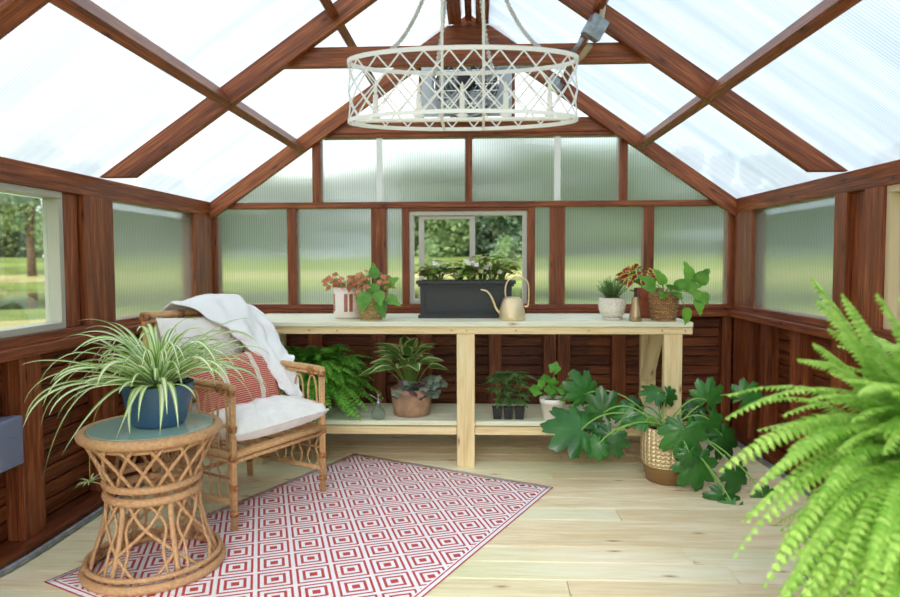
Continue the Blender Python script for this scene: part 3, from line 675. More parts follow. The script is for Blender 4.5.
# --- black window box with begonias
T = thing('begonia_planter', 'long black rectangular planter box of white flowering begonias before the window', 'planter', (-.068, 3.84, .778), 0)
BLK = plain('black_resin', (38, 40, 44), .42, noise=.06, nscale=30)
L2, W2 = .265, .095
def ring_box(m_, x, y, z0, z1, inset=.012):
    m_.box(-x, x, -y, -y+inset, z0, z1); m_.box(-x, x, y-inset, y, z0, z1); m_.box(-x, -x+inset, -y+inset, y-inset, z0, z1); m_.box(x-inset, x, -y+inset, y-inset, z0, z1)
m_ = MB(); m_.box(-L2+.004, L2-.004, -W2+.004, W2-.004, .004, .012); ring_box(m_, L2-.008, W2-.008, .0, .196); ring_box(m_, L2+.004, W2+.004, 0, .018); m_.build('trough', BLK, T, bevel=.002)
m_ = MB(); ring_box(m_, L2+.004, W2+.004, .178, .192); ring_box(m_, L2+.014, W2+.014, .192, .212, .02); m_.build('rim', BLK, T, bevel=.003)
m_ = MB(); m_.box(-L2+.03, L2-.03, -W2+.002, -W2+.008, .035, .041); m_.box(-L2+.03, L2-.03, -W2+.002, -W2+.008, .158, .164); m_.box(-L2+.03, -L2+.036, -W2+.002, -W2+.008, .041, .158); m_.box(L2-.036, L2-.03, -W2+.002, -W2+.008, .041, .158); m_.build('panel_moulding', BLK, T, bevel=.001)
MB().box(-L2+.01, L2-.01, -W2+.01, W2-.01, .17, .185).build('soil', SOIL, T)
BEG = leafmat('begonia_leaf', (104, 150, 56), (200, 232, 118), .5, rough=.3); BEGB = leafmat('begonia_bronze_leaf', (116, 100, 52), (160, 150, 84), .2, rough=.3)
PET = plain('white_petal', (250, 248, 244), .6, trans=.3); YEL = plain('flower_centre', (220, 180, 60), .7)
mb = MB(); fl_ = MB(); st = MB()
for c in [-.2, -.15, -.04, .03, .09, .15, .2]:
    bushy(mb, 40, (c, rg.uniform(-.02, .02), .18), .08, .165*rg.uniform(.75, 1.1), .058, .05, ovate, rg, st, top=.35, mis=[0, 0, 1], droop=.2)
for c, z in [(-.175, .12), (-.165, .105), (.0, .13), (.015, .118), (.035, .12), (.07, .085), (.085, .075), (.105, .1), (.118, .095), (.19, .07), (.06, .11), (-.05, .06), (.13, .112)]:
    p = V((c, rg.uniform(-.085, -.04), .19+z)); 
    fl_ = MB()
    for k in range(4): a = k*PI/2+rg.uniform(0, 1); fl_.leaf(p, (math.cos(a), -.4, math.sin(a)), (0, -1, .3), .018, .019, ovate, .1, .1, 3)
    fl_.build('flower', PET, T)
mb.build('leaves', [BEG, BEGB], T); st.build('stems', STEM, T)

# --- brass watering can
BRASS = plain('brushed_brass', (228, 206, 164), .34, .8, noise=.08, nscale=60)
def hammered():
    m, t, p, o = newmat('hammered_brass'); p.inputs['Base Color'].default_value = lin((232, 212, 172)); p.inputs['Metallic'].default_value = .8; p.inputs['Roughness'].default_value = .32
    uv = nd(t, 'ShaderNodeUVMap'); mp = nd(t, 'ShaderNodeMapping', {'Vector': uv.outputs[0], 'Scale': (44, 110, 1)}); v = nd(t, 'ShaderNodeTexVoronoi', {'Vector': mp.outputs[0], 'Scale': 1.0, 'Randomness': .15})
    b = nd(t, 'ShaderNodeBump', {'Height': v.outputs['Distance'], 'Strength': .8, 'Distance': .003}); t.links.new(b.outputs[0], p.inputs['Normal']); return m
HAM = hammered()
T = thing('watering_can', 'small hammered brass watering can with a tall arched handle and thin spout', 'watering can', (.185, 3.64, .778), 0)
MB().lathe([(.070, 0), (.072, .004), (.070, .04), (.062, .085), (.050, .115), (.040, .124), (.034, .126), (.034, .12)], (0, 0, 0), 40).build('body', HAM, T)
MB().tube(catmull([(-.058, 0, .03), (-.085, 0, .06), (-.11, 0, .12), (-.135, 0, .155), (-.17, 0, .165)], 5), lambda t: .0075-.003*t, 8).build('spout', BRASS, T)
MB().tube(catmull([(-.034, 0, .118), (-.036, 0, .17), (-.02, 0, .215), (.03, 0, .235), (.078, 0, .215), (.09, 0, .165), (.086, 0, .08), (.066, 0, .075)], 6), .0045, 8).build('handle', BRASS, T)

# --- herb pot
CER = plain('textured_white_ceramic', (226, 220, 204), .45, noise=.08, nscale=90, bump=.9, bscale=70)
T = thing('potted_herb', 'feathery green herb in a round textured white ceramic pot and saucer', 'potted plant', (.728, 3.66, .778), 0)
MB().lathe([(.05, 0), (.056, .004), (.058, .012), (.05, .014)], (0, 0, 0), 36).build('saucer', CER, T)
MB().lathe([(.046, .012), (.06, .025), (.072, .06), (.074, .085), (.070, .112), (.072, .12), (.067, .12), (.064, .1)], (0, 0, 0), 40).build('pot', CER, T); soil(T, .064, .105)
HERB = leafmat('herb_leaf', (62, 112, 56), (120, 160, 92), .3); mb = MB(); st = MB()
for k in range(90):
    a = rg.uniform(0, 2*PI); q = rg.uniform(0, 1)**.6; h = rg.uniform(.06, .12)*(1.1-.35*q); tip = V((math.cos(a)*.085*q, math.sin(a)*.085*q, .11+h)); P_ = bez((tip.x*.3, tip.y*.3, .105), (tip.x*.6, tip.y*.6, .11+h*.6), tip, 6); st.tube(P_, .0007, 3, cap=False)
    for p in P_[1:]:
        for _ in range(5): d = dirv(rg.uniform(0, 2*PI), rg.uniform(-.1, 1.1)); mb.blade([p, p+d*.009, p+d*.018], lambda t: .0012*(1-t)+.0003)
mb.build('leaves', HERB, T); st.build('stems', STEM, T)

# --- plant mister
T = thing('plant_mister', 'conical brushed metal plant mister with a pump top beside the terracotta pot', 'plant mister', (.832, 3.565, .778), 0)
MB().lathe([(.032, 0), (.034, .003), (.031, .03), (.022, .09), (.019, .122), (.014, .13), (.012, .13)], (0, 0, 0), 28, cap1=True).build('bottle', plain('champagne_metal', (178, 152, 118), .3, .85), T)
m_ = MB(); m_.lathe([(.012, .13), (.013, .136), (.006, .14), (.005, .165), (.009, .168), (.009, .176)], (0, 0, 0), 16, cap1=True); m_.tube([(0, 0, .158), (-.02, -.005, .162), (-.03, -.008, .165)], .0035, 8); m_.build('pump', plain('dark_bronze', (70, 58, 48), .4, .7), T)
MB().tube(catmull([(.012, 0, .15), (.02, -.004, .135), (.022, -.004, .115)], 4), .0025, 6).build('trigger', plain('bronze', (90, 74, 58), .4, .7), T)

# --- terracotta with coleus
TERRA = plain('terracotta', (178, 92, 66), .75, noise=.12, nscale=30)
T = thing('potted_coleus', 'red and yellow edged coleus in a terracotta pot behind the wicker basket', 'potted plant', (.955, 3.78, .778), 0)
MB().lathe([(.052, 0), (.072, .13), (.08, .13), (.082, .165), (.076, .167), (.07, .15)], (0, 0, 0), 36).build('pot', TERRA, T); soil(T, .071, .145)
mb = MB(); st = MB(); 
for k in range(64):
    a = rg.uniform(0, 2*PI); q = rg.uniform(.1, 1)**.6; h = .17*(1-.45*q*q)*rg.uniform(.6, 1.05); tip = V((-.045+math.cos(a)*.10*q, -.01+math.sin(a)*.09*q, .14+h)); st.tube(bez((0, 0, .15), (tip.x*.4, tip.y*.4, .2), tip, 4), .0016, 4, cap=False)
    mb.leaf(tip, dirv(a, rg.uniform(-.7, .1)), (rg.uniform(-.3, .3), -.9, .8), .05, .038, ovate, .2, .1, 5, wave=.05)
mb.build('leaves', REDL, T); st.build('stems', STEM, T)

# --- pothos in wicker basket
T = thing('potted_pothos', 'bright green pothos trailing from a brown wicker basket at the bench end', 'potted plant', (.990, 3.605, .778), 0)
basket(T, .062, .082, .148, WICKB); soil(T, .072, .12)
mb = MB(); st = MB(); PO = leafmat('pothos_leaf', (66, 128, 36), (128, 186, 66), .35)
for tip, d, L, W in [((-.06, -.05, .19), (-.7, -.2, .5), .10, .07), ((-.03, -.06, .2), (-.3, -.3, .7), .09, .06), ((.02, -.05, .17), (.1, -.6, .3), .085, .065), ((.05, -.03, .175), (.5, -.3, .4), .09, .065), ((.0, .02, .19), (-.2, .1, 1), .09, .065),
  ((.10, -.02, .17), (.6, -.2, .2), .09, .065), ((.13, -.02, .22), (-.2, -.1, 1), .10, .075), ((.17, -.02, .2), (.4, -.2, .6), .095, .08), ((.14, -.04, .15), (.7, -.2, -.4), .095, .07), ((.16, -.05, .12), (.2, -.4, -1), .09, .065), ((.085, -.10, .075), (.15, -.12, -1), .10, .06), ((.2, -.03, .15), (.3, -.3, -.9), .07, .05),
  ((-.045, .0, .16), (-.6, .2, .3), .08, .06), ((.03, -.06, .15), (.3, -.8, -.1), .08, .06), ((.11, 0, .21), (.9, 0, .2), .08, .06), ((-.02, -.07, .15), (-.3, -.8, -.1), .08, .06)]:
    st.tube(bez((0, 0, .12), V((tip[0]*.5, tip[1]*.5, .2)), tip, 5), .0022, 5); mb.leaf(tip, d, (.2, -.8, .6), L, W, heart, .25, .15, 7)
st.tube(catmull([(.1, -.03, .17), (.17, -.04, .12), (.2, -.04, .1), (.215, -.04, .13), (.2, -.04, .16)], 5), .002, 5)
mb.build('leaves', PO, T); st.build('vines', STEM, T)

# ------------------------------------------------------------------ lower shelf
def fern(t, n, c, L, W, rg, mat, spread=(0, 2*PI), elev=(.2, 1.2), seg=26, droop=1.0, stemm=None, pin=1.0, xyscale=1.0, wf=None):
    mb = MB(); st = MB(); c = V(c)
    for k in range(n):
        a = rg.uniform(*spread); e = rg.uniform(*elev); l = L*rg.uniform(.65, 1.1); d = dirv(a, e)
        p0 = c+V((rg.uniform(-.03, .03), rg.uniform(-.03, .03), 0)); p1 = p0+d*l*.55; p2 = p0+V((math.cos(a), math.sin(a), 0))*l*(.45+.4*math.cos(e))+V((0, 0, math.sin(e)*l*.75-droop*l*rg.uniform(.35, .75)))
        frond(mb, st, bez(p0, p1, p2, seg), l, W, rg, pin)
    return mb.build('fronds', mat, t), st.build('frond_stems', stemm or STEM, t)
def frond(mb, st, P, l, W, rg, pin=1.0, face=None):
    n = len(P); st.tube(P, lambda t: .0016*(1-.6*t), 3, cap=False); tw = rg.uniform(-.5, .5)
    for i in range(2, n):
        t = i/(n-1); T_ = (P[min(i+1, n-1)]-P[i-1]).normalized(); sd = T_.cross(V((0, 0, 1)))
        if sd.length < .05: sd = T_.cross(V((1, 0, 0)))
        sd.normalize(); nn = sd.cross(T_); sd = Matrix.Rotation(tw, 3, T_) @ sd; nn = Matrix.Rotation(tw, 3, T_) @ nn
        w_ = W*(math.sin(PI*min(1, t*.93+.07))**.55)*pin*(1-.35*t)+.003
        for s_ in (-1, 1):
            d = (sd*s_+T_*.35-nn*.2+V((0, 0, rg.uniform(-.12, .12)))).normalized(); b = P[i]; hw = l/n*.43*(1.0 if pin >= 1 else pin)
            q = [b-T_*hw*.8, b+d*w_*.5-T_*hw*.9+nn*.002, b+d*w_-nn*.004, b+d*w_*.5+T_*hw*.9+nn*.002, b+T_*hw*.8]
            ids = [mb.addv(x) for x in q]; mb.face(ids, [(0, 0), (.3, .5), (.5, 1), (.7, .5), (1, 0)], False)
FERN_D = leafmat('fern_frond_deep_green', (64, 140, 40), (146, 214, 86), .45, nscale=8); FERN_L = leafmat('fern_frond_lime', (122, 176, 66), (190, 226, 120), .45, nscale=6)
rg = random.Random(21)
T = thing('potted_fern', 'large dark green fern in a black pot on the lower shelf behind the chair', 'potted plant', (-.95, 3.79, .237), 0)
MB().lathe([(.085, 0), (.11, .16), (.118, .16), (.12, .18), (.112, .182), (.105, .15)], (0, 0, 0), 32).build('pot', BLACKPL, T); soil(T, .105, .15)
fern(T, 280, (0, 0, .18), .44, .046, rg, FERN_D, elev=(-.1, 1.5), droop=.75, seg=20)

MISTG = glassmat('clear_glass', (.86, .9, .9))
T = thing('glass_mister', 'small clear glass mister bottle with a silver sprayer on the lower shelf', 'glass bottle', (-.545, 3.60, .237), .3)
MB().lathe([(.022, 0), (.036, .006), (.04, .025), (.034, .048), (.016, .066), (.012, .078), (.012, .084)], (0, 0, 0), 28, fn=lambda a, z: 1+.04*math.cos(a*10)).build('bottle', MISTG, T)
m_ = MB(); m_.lathe([(.014, .084), (.014, .094), (.005, .1), (.004, .13), (.007, .132), (.007, .138)], (0, 0, 0), 14, cap1=True); m_.tube([(0, 0, .105), (-.025, 0, .125), (-.05, 0, .14)], .003, 6); m_.tube([(0, 0, .11), (.02, 0, .1)], .003, 6); m_.build('sprayer', plain('silver_metal', (170, 172, 172), .3, .8), T)

T = thing('potted_hosta', 'variegated hosta and silvery heuchera in a crinkled brown paper bag planter', 'potted plant', (-.375, 3.73, .237), 0)
KRAFT = plain('washable_kraft_paper', (160, 126, 100), .8, noise=.12, nscale=20, bump=1.0, bscale=16)
m_ = MB(); m_.lathe([(.09, 0), (.103, .005), (.106, .04), (.112, .085), (.116, .125), (.119, .15), (.114, .153), (.108, .13)], (0, 0, 0), 60, fn=lambda a, z: 1+.03*mnoise.noise(V((math.cos(a)*3, math.sin(a)*3, z*22)))); m_.build('paper_bag', KRAFT, T); soil(T, .1, .12)
HOS = leafmat('hosta_leaf', (70, 122, 54), (116, 168, 84), .35, stripe=((240, 240, 176), .33, True)); HEU = leafmat('heuchera_leaf', (84, 104, 92), (150, 166, 146), .2, nscale=50); HEP = leafmat('heuchera_purple_leaf', (70, 42, 58), (120, 92, 100), .2, nscale=60)
mb = MB(); st = MB()
for k in range(44):
    a = rg.uniform(0, 2*PI); q = rg.uniform(.15, 1); e = 1.35-1.0*q; h = .08+.17*(1-q*.7)*rg.uniform(.8, 1.1); tip = V((math.cos(a)*.12*q-.02, math.sin(a)*.12*q, .12+h)); st.tube(bez((tip.x*.2, tip.y*.2, .12), (tip.x*.5, tip.y*.5, .12+h*.7), tip, 4), .003, 5)
    mb.leaf(tip, dirv(a, e-.3), (-.5*math.cos(a), -.5*math.sin(a)-.4, 1), .155*rg.uniform(.7, 1.1), .072, lance, .35, .3, 8, 0)
for k in range(60):
    a = rg.uniform(-2.6, .4); q = rg.uniform(.3, 1); tip = V((math.cos(a)*.15*q+.035, math.sin(a)*.13*q, .12+rg.uniform(.0, .09)))
    pu = rg.random() < .35; nr = V((rg.uniform(-.5, .5), -.6, .8))
    d = dirv(a, rg.uniform(-.4, .4)); mb.fan(tip, d, nr, lambda th: (1+.12*math.cos(th*7))*(.82+.18*math.cos(th)), .033*rg.uniform(.7, 1.2), 28, PI*.9, .3, 2 if pu else 1)
mb.build('leaves', [HOS, HEU, HEP], T); st.build('stems', STEM, T)

# seedlings: three black cells
TOM = leafmat('tomato_leaf', (70, 112, 60), (128, 168, 104), .4)
for k, x in enumerate((.105, .165, .225)):
    T = thing('seedling_pot', ['leftmost of the three tomato seedlings in small black pots on the shelf', 'middle one of the three tomato seedlings in small black pots on the shelf', 'rightmost of the three tomato seedlings in small black pots on the shelf'][k], 'seedling', (x, 3.63, .237), 0, 'tomato seedlings in black pots')
    m_ = MB(); r0, r1, h = .021, .0285, .066
    i = [m_.addv((sx*r, sy*r, z)) for r, z in ((r0, 0), (r1, h), (r1-.003, h), (r1-.004, h-.012)) for sx, sy in ((-1, -1), (1, -1), (1, 1), (-1, 1))]
    m_.face(i[0:4][::-1])
    for q in range(3):
        for e in range(4): m_.face((i[q*4+e], i[q*4+(e+1) % 4], i[q*4+4+(e+1) % 4], i[q*4+4+e]))
    m_.build('pot', BLACKPL, T, bevel=.002); MB().box(-.024, .024, -.024, .024, h-.014, h-.008).build('soil', SOIL, T)
    mb = MB(); st = MB()
    for j in range(2):
        top = V((rg.uniform(-.03, .03), rg.uniform(-.02, .02), .066+rg.uniform(.15, .19))); S_ = bez((rg.uniform(-.008, .008), 0, .055), (rg.uniform(-.02, .02), 0, .12), top, 6); st.tube(S_, .0022, 5)
        for p in S_[2:]+[S_[-1], S_[-1]]:
            for q in range(3):
                a = rg.uniform(0, 2*PI); d = dirv(a, rg.uniform(-.2, .5)); l = rg.uniform(.04, .065); br = bez(p, p+d*l*.6, p+d*l+V((0, 0, -.02)), 5); st.tube(br, .001, 3, cap=False)
                for w_, bp in enumerate(br[1:]):
                    for s_ in (-1, 1): mb.leaf(bp, (d+V((-d.y, d.x, 0))*s_).normalized() if w_ < 4 else d, (rg.uniform(-.3, .3), rg.uniform(-.3, .3), 1), .024, .014, ovate, .3, .1, 3)
    mb.build('leaves', TOM, T); st.build('stems', STEM, T)

T = thing('potted_geranium', 'young lobed leaf plant in a plain white plastic pot on the shelf', 'potted plant', (.403, 3.62, .237), 0)
MB().lathe([(.046, 0), (.05, .003), (.064, .092), (.069, .093), (.071, .118), (.067, .119), (.062, .1)], (0, 0, 0), 36).build('pot', plain('white_plastic', (240, 236, 226), .35), T); soil(T, .061, .1)
mb = MB(); st = MB(); GER = leafmat('lobed_bright_leaf', (58, 132, 40), (120, 190, 74), .35)
for tip, R_, d in [((-.085, -.02, .165), .04, (-1, -.2, .2)), ((-.055, .0, .19), .03, (-.5, 0, .8)), ((-.015, -.04, .175), .036, (-.1, -.5, -.5)), ((.0, -.02, .2), .033, (.1, -.3, .6)), ((.05, -.04, .175), .037, (.6, -.3, -.3)), ((.085, -.02, .19), .03, (.9, 0, .4)),
   ((.01, .0, .275), .037, (.2, 0, .6)), ((.11, .0, .245), .037, (.9, 0, .3)), ((-.03, .03, .215), .032, (-.2, .4, .7)), ((.045, -.05, .125), .026, (.4, -.8, -.2)), ((.02, .02, .16), .03, (0, .5, .4))]:
    st.tube(bez((0, 0, .1), V((tip[0]*.3, tip[1]*.3, tip[2]*.8)), tip, 6), .0018, 5)
    mb.fan(tip, d, (.15, -.75, .65), lambda th: (1+.13*math.cos(th*5))*(.85+.15*math.cos(th)), R_, 36, PI*.93, .2)
mb.build('leaves', GER, T); st.build('stems', STEM, T)

# ------------------------------------------------------------------ gold pot with lobed philodendron
def goldmat():
    m, t, p, o = newmat('gold_dimpled_ceramic'); p.inputs['Metallic'].default_value = .45; p.inputs['Roughness'].default_value = .4
    uv = nd(t, 'ShaderNodeUVMap'); sx = nd(t, 'ShaderNodeSeparateXYZ', {0: uv.outputs[0]})
    a = nd(t, 'ShaderNodeMath', {0: sx.outputs[0], 1: 30*PI*2/2}, operation='MULTIPLY'); b = nd(t, 'ShaderNodeMath', {0: sx.outputs[1], 1: PI/.021}, operation='MULTIPLY')
    x = nd(t, 'ShaderNodeMath', {0: nd(t, 'ShaderNodeMath', {0: a.outputs[0]}, operation='SINE').outputs[0], 1: nd(t, 'ShaderNodeMath', {0: b.outputs[0]}, operation='SINE').outputs[0]}, operation='MULTIPLY')
    y = nd(t, 'ShaderNodeMath', {0: x.outputs[0]}, operation='ABSOLUTE')
    msk = nd(t, 'ShaderNodeMath', {0: sx.outputs[1], 1: .185}, operation='GREATER_THAN') 
    hh = nd(t, 'ShaderNodeMath', {0: y.outputs[0], 1: msk.outputs[0]}, operation='MULTIPLY')
    bp = nd(t, 'ShaderNodeBump', {'Height': hh.outputs[0], 'Strength': 1.0, 'Distance': .008}); t.links.new(bp.outputs[0], p.inputs['Normal'])
    mm = nd(t, 'ShaderNodeMix', {0: msk.outputs[0], 6: lin((150, 118, 78)), 7: lin((232, 208, 162))}, data_type='RGBA'); t.links.new(mm.outputs[2], p.inputs['Base Color']); return m
T = thing('potted_philodendron', 'big lobed philodendron sprawling from a dimpled gold pot on the floor', 'potted plant', (.945, 3.345, 0), 0)
MB().lathe([(.001, 0), (.09, 0), (.1, .006), (.112, .05), (.113, .052), (.127, .11), (.13, .2), (.128, .275), (.122, .277), (.118, .25)], (0, 0, 0), 60, cap0=False).build('pot', goldmat(), T); soil(T, .118, .24)
PHI = leafmat('philodendron_leaf', (26, 74, 30), (62, 128, 50), .2, rough=.3, nscale=8, spec=.6); PHP = plain('philodendron_petiole', (122, 168, 74), .45)
def lobed(th):
    b = .50+.56*math.cos(th*.5)**2; l = abs(math.cos(th*4.5)); return b*(.60+.46*l**.55)*(1+.05*math.sin(th*27))
mb = MB(); st = MB(); rg = random.Random(8)
def px(u, v, y):
    d = _f*F+_r2*(u-450)+_u2*(298.5+SH-v); t_ = y/d.y; return V((d.x*t_, y, 1.1+d.z*t_))
base = V((.945, 3.345, 0))
for u, v, y, R_, ang, nz_ in [(583, 390, 3.45, .105, 110, (.1, -.8, .5)), (574, 428, 3.28, .15, 165, (0, -.75, .65)), (603, 408, 3.35, .10, 100, (-.2, -.9, .3)), (610, 440, 3.27, .10, 250, (-.1, -.9, .4)), (624, 416, 3.33, .075, 60, (.1, -.7, .7)), (596, 447, 3.25, .07, 230, (0, -.8, .5)),
    (655, 392, 3.4, .075, 170, (.1, -.6, .8)), (643, 422, 3.3, .05, 170, (0, -.7, .6)), (668, 396, 3.45, .06, 300, (.1, -.9, .2)), (708, 396, 3.35, .09, 75, (.1, -.9, .3)), (711, 424, 3.3, .095, 290, (.2, -.9, .3)),
    (683, 436, 3.15, .12, 262, (-.1, -.9, .3)), (697, 468, 3.13, .115, 278, (0, -.9, .4)), (725, 440, 3.3, .10, 300, (.2, -.8, .4)), (723, 500, 3.05, .09, 262, (0, -.85, .45)), (737, 476, 3.15, .085, 285, (.3, -.9, .2)), (746, 396, 3.4, .085, 50, (.1, -.9, .3)), (733, 512, 3.0, .075, 240, (0, -.8, .5)),
    (766, 500, 3.1, .08, 300, (0, -.8, .5)), (690, 456, 3.1, .06, 280, (0, -.9, .3)), (636, 408, 3.5, .07, 140, (0, -.8, .5)), (692, 412, 3.5, .07, 60, (0, -.8, .5)), (592, 420, 3.4, .08, 190, (0, -.8, .5))]:
    c = px(u, v, y)-base; a = math.radians(ang); d = V((math.cos(a), -.15, math.sin(a)))
    root = V((rg.uniform(-.04, .04), rg.uniform(-.04, .04), .25)); dist = math.hypot(c.x, c.y)
    mid = root.lerp(c, .55)+V((0, 0, .06+.22*dist)); st.tube(bez(root, mid, c-d*R_*.25, 9), .0042, 6); mb.fan(c-d*R_*.25, d, nz_, lobed, R_*1.12, 72, PI*.9, .3, 0, .5)
mb.build('leaves', PHI, T); st.build('petioles', PHP, T)

# ------------------------------------------------------------------ rug
def rugmat():
    m, t, p, o = newmat('woven_diamond_rug'); uv = nd(t, 'ShaderNodeUVMap'); sx = nd(t, 'ShaderNodeSeparateXYZ', {0: uv.outputs[0]})
    def mth(op, a, b=None, c=None):
        n = t.nodes.new('ShaderNodeMath'); n.operation = op
        for i, x in enumerate((a, b, c)):
            if x is None: continue
            if isinstance(x, bpy.types.NodeSocket): t.links.new(x, n.inputs[i])
            else: n.inputs[i].default_value = x
        return n.outputs[0]
    u, v = sx.outputs[0], sx.outputs[1]; per = .1855
    def tri(x, ph): f_ = mth('FRACT', mth('DIVIDE', mth('ADD', x, 10*per-ph+per/2), per)); return mth('MULTIPLY', mth('ABSOLUTE', mth('SUBTRACT', f_, .5)), 2)
    s_ = tri(mth('ADD', u, v), 1.661); d_ = tri(mth('ADD', mth('SUBTRACT', u, v), 3*per), -.481+3*per)
    r = mth('MAXIMUM', s_, d_)
    rr = ramp(t, [(0, (1, 1, 1, 1)), (.20, (0, 0, 0, 1)), (.41, (1, 1, 1, 1)), (.56, (0, 0, 0, 1)), (.76, (1, 1, 1, 1)), (.89, (0, 0, 0, 1))], 'CONSTANT'); t.links.new(r, rr.inputs[0])
    bd = mth('MINIMUM', mth('MINIMUM', u, mth('SUBTRACT', 1.193, u)), mth('MINIMUM', v, mth('SUBTRACT', 1.745, v)))
    br = ramp(t, [(0, (1, 1, 1, 1)), (.10, (0, 0, 0, 1)), (.55, (1, 1, 1, 1)), (.75, (0, 0, 0, 1))], 'CONSTANT'); t.links.new(mth('DIVIDE', bd, .032), br.inputs[0])
    isb = mth('LESS_THAN', bd, .03)
    pat = nd(t, 'ShaderNodeMix', {0: isb, 6: rr.outputs[0], 7: br.outputs[0]}, data_type='RGBA'); t.links.new(rr.outputs[0], pat.inputs[6]); t.links.new(br.outputs[0], pat.inputs[7])
    # strands woven across the pattern: fine pinstripe
    ws = mth('SINE', mth('MULTIPLY', v, 2*PI/.006)); 
    n = nd(t, 'ShaderNodeTexNoise', {'Vector': uv.outputs[0], 'Scale': 260, 'Detail': 1})
    red = nd(t, 'ShaderNodeMix', {0: n.outputs['Fac'], 6: lin((168, 44, 48)), 7: lin((208, 84, 82))}, data_type='RGBA')
    wh = nd(t, 'ShaderNodeMix', {0: n.outputs['Fac'], 6: lin((226, 222, 226)), 7: lin((250, 248, 250))}, data_type='RGBA')
    cc = nd(t, 'ShaderNodeMix', {0: pat.outputs[2], 6: wh.outputs[2], 7: red.outputs[2]}, data_type='RGBA'); t.links.new(wh.outputs[2], cc.inputs[6]); t.links.new(red.outputs[2], cc.inputs[7])
    t.links.new(cc.outputs[2], p.inputs['Base Color']); p.inputs['Roughness'].default_value = .75
    b = nd(t, 'ShaderNodeBump', {'Height': ws, 'Strength': .35, 'Distance': .001}); t.links.new(b.outputs[0], p.inputs['Normal']); return m
A_ = V((-.703, 3.743, 0)); ud = V((.8926, -.4509, 0)); vd = V((-.4509, -.8926, 0))
rug = MB(); nu, nv = 24, 36; Pt = []
for i in range(nv+1):
    row = []
    for j in range(nu+1):
        u_, v_ = 1.193*j/nu, 1.745*i/nv; h = .003+.0012*mnoise.noise(V((u_*5, v_*5, 0))); q = A_+ud*u_+vd*v_; row.append((q.x, q.y, max(.0015, h)))
    Pt.append(row)
I = [[rug.addv(p) for p in row] for row in Pt]
for i in range(nv):
    for j in range(nu):
        g_ = lambda a, b: (1.193*b/nu, 1.745*a/nv)
        rug.face((I[i][j], I[i+1][j], I[i+1][j+1], I[i][j+1])[::-1], [g_(i, j), g_(i+1, j), g_(i+1, j+1), g_(i, j+1)][::-1], True)
r_ = rug.build('rug', rugmat(), solid=.0028); tag(r_, 'red and white diamond patterned woven rug laid diagonally on the deck floor', 'rug')

# ------------------------------------------------------------------ rattan armchair
random.seed(2)
T = thing('rattan_armchair', 'rattan armchair with looped sides and wrapped legs standing on the rug edge', 'armchair', (-1.082, 2.992, 0), math.atan2(.88, .475))
hw, hd = .268, .245
def wraps(p0, p1, r, ts, par, h=.022):
    p0, p1 = V(p0), V(p1)
    for q in ts: c = p0.lerp(p1, q); d = (p1-p0).normalized()*h/2; MB().tube([c-d, c+d], r, 10).build('binding', RATTAN_D, par)
def leg(x, y, z1, lean=0, ts=(.12, .3, .5, .7, .95)):
    lg = MB(); 
    for k in range(5):
        a = 2*PI*k/5; lg.tube([(x+.009*math.cos(a), y+.009*math.sin(a), 0.004), (x+.009*math.cos(a), y+.009*math.sin(a)+lean, z1)], .0065, 6)
    l = lg.build('leg', RATTAN, T); wraps((x, y, 0), (x, y+lean, z1), .0185, ts, l); return l
leg(-hw, -hd, .60); leg(hw, -hd, .60); leg(-hw, hd, .86, .06, (.1, .3, .5, .75, .95)); leg(hw, hd, .86, .06, (.1, .3, .5, .75, .95))
def rod(name, pts, r=.012, par=None, mat=None): return MB().tube(pts, r, 8).build(name, mat or RATTAN, par or T)
ZS_ = .315
for y in (-hd-.012, -hd+.012): rod('seat_rail', [(-hw, y, ZS_), (hw, y, ZS_)], .013)
rod('seat_rail', [(-hw, -hd, ZS_-.028), (hw, -hd, ZS_-.028)], .011)
for s_ in (-1, 1): rod('seat_rail', [(s_*hw, -hd, ZS_), (s_*hw, hd, ZS_)], .014); rod('seat_rail', [(s_*hw, -hd, ZS_-.028), (s_*hw, hd, ZS_-.028)], .009)
rod('seat_rail', [(-hw, hd, ZS_), (hw, hd, ZS_)], .013)
m_ = MB()
for k in range(11): m_.tube([(-hw+.02+(2*hw-.04)*k/10, -hd, ZS_+.006), (-hw+.02+(2*hw-.04)*k/10, hd, ZS_+.006)], .005, 5)
m_.build('seat_slats', RATTAN, T)
# side aprons: stretcher, mid rod and wavy spindles
for s_ in (-1, 1):
    rod('stretcher', [(s_*hw, -hd, .115), (s_*hw, hd, .115)], .011); rod('mid_rod', [(s_*hw, -hd, .215), (s_*hw, hd, .215)], .006, mat=RATTAN_D); m_ = MB()
    for k in range(9):
        y = -hd+.035+(2*hd-.07)*k/8; w_ = .011*(-1)**k
        m_.tube(catmull([(s_*hw, y+w_, .118), (s_*hw, y-w_*.8, .165), (s_*hw, y+w_*.9, .215), (s_*hw, y-w_*.8, .26), (s_*hw, y+w_, .29)], 4), .0045, 5)
    m_.build('side_spindles', RATTAN, T)
rod('stretcher', [(-hw, hd, .115), (hw, hd, .115)], .011); m_ = MB()
for k in range(10):
    x = -hw+.03+(2*hw-.06)*k/9; w_ = .011*(-1)**k; m_.tube(catmull([(x+w_, hd, .118), (x-w_*.8, hd, .165), (x+w_*.9, hd, .215), (x-w_*.8, hd, .26), (x+w_, hd, .3)], 4), .0045, 5)
m_.build('back_spindles', RATTAN, T)
# hanging scallops under the front rail
m_ = MB()
for k in range(7):
    x = -hw+.07+k*.066; m_.tube(catmull([(x-.024, -hd, .285), (x-.027, -hd, .25), (x, -hd, .222), (x+.027, -hd, .25), (x+.024, -hd, .285)], 4), .004, 5)
if False: m_.build('front_scallops', RATTAN, T)
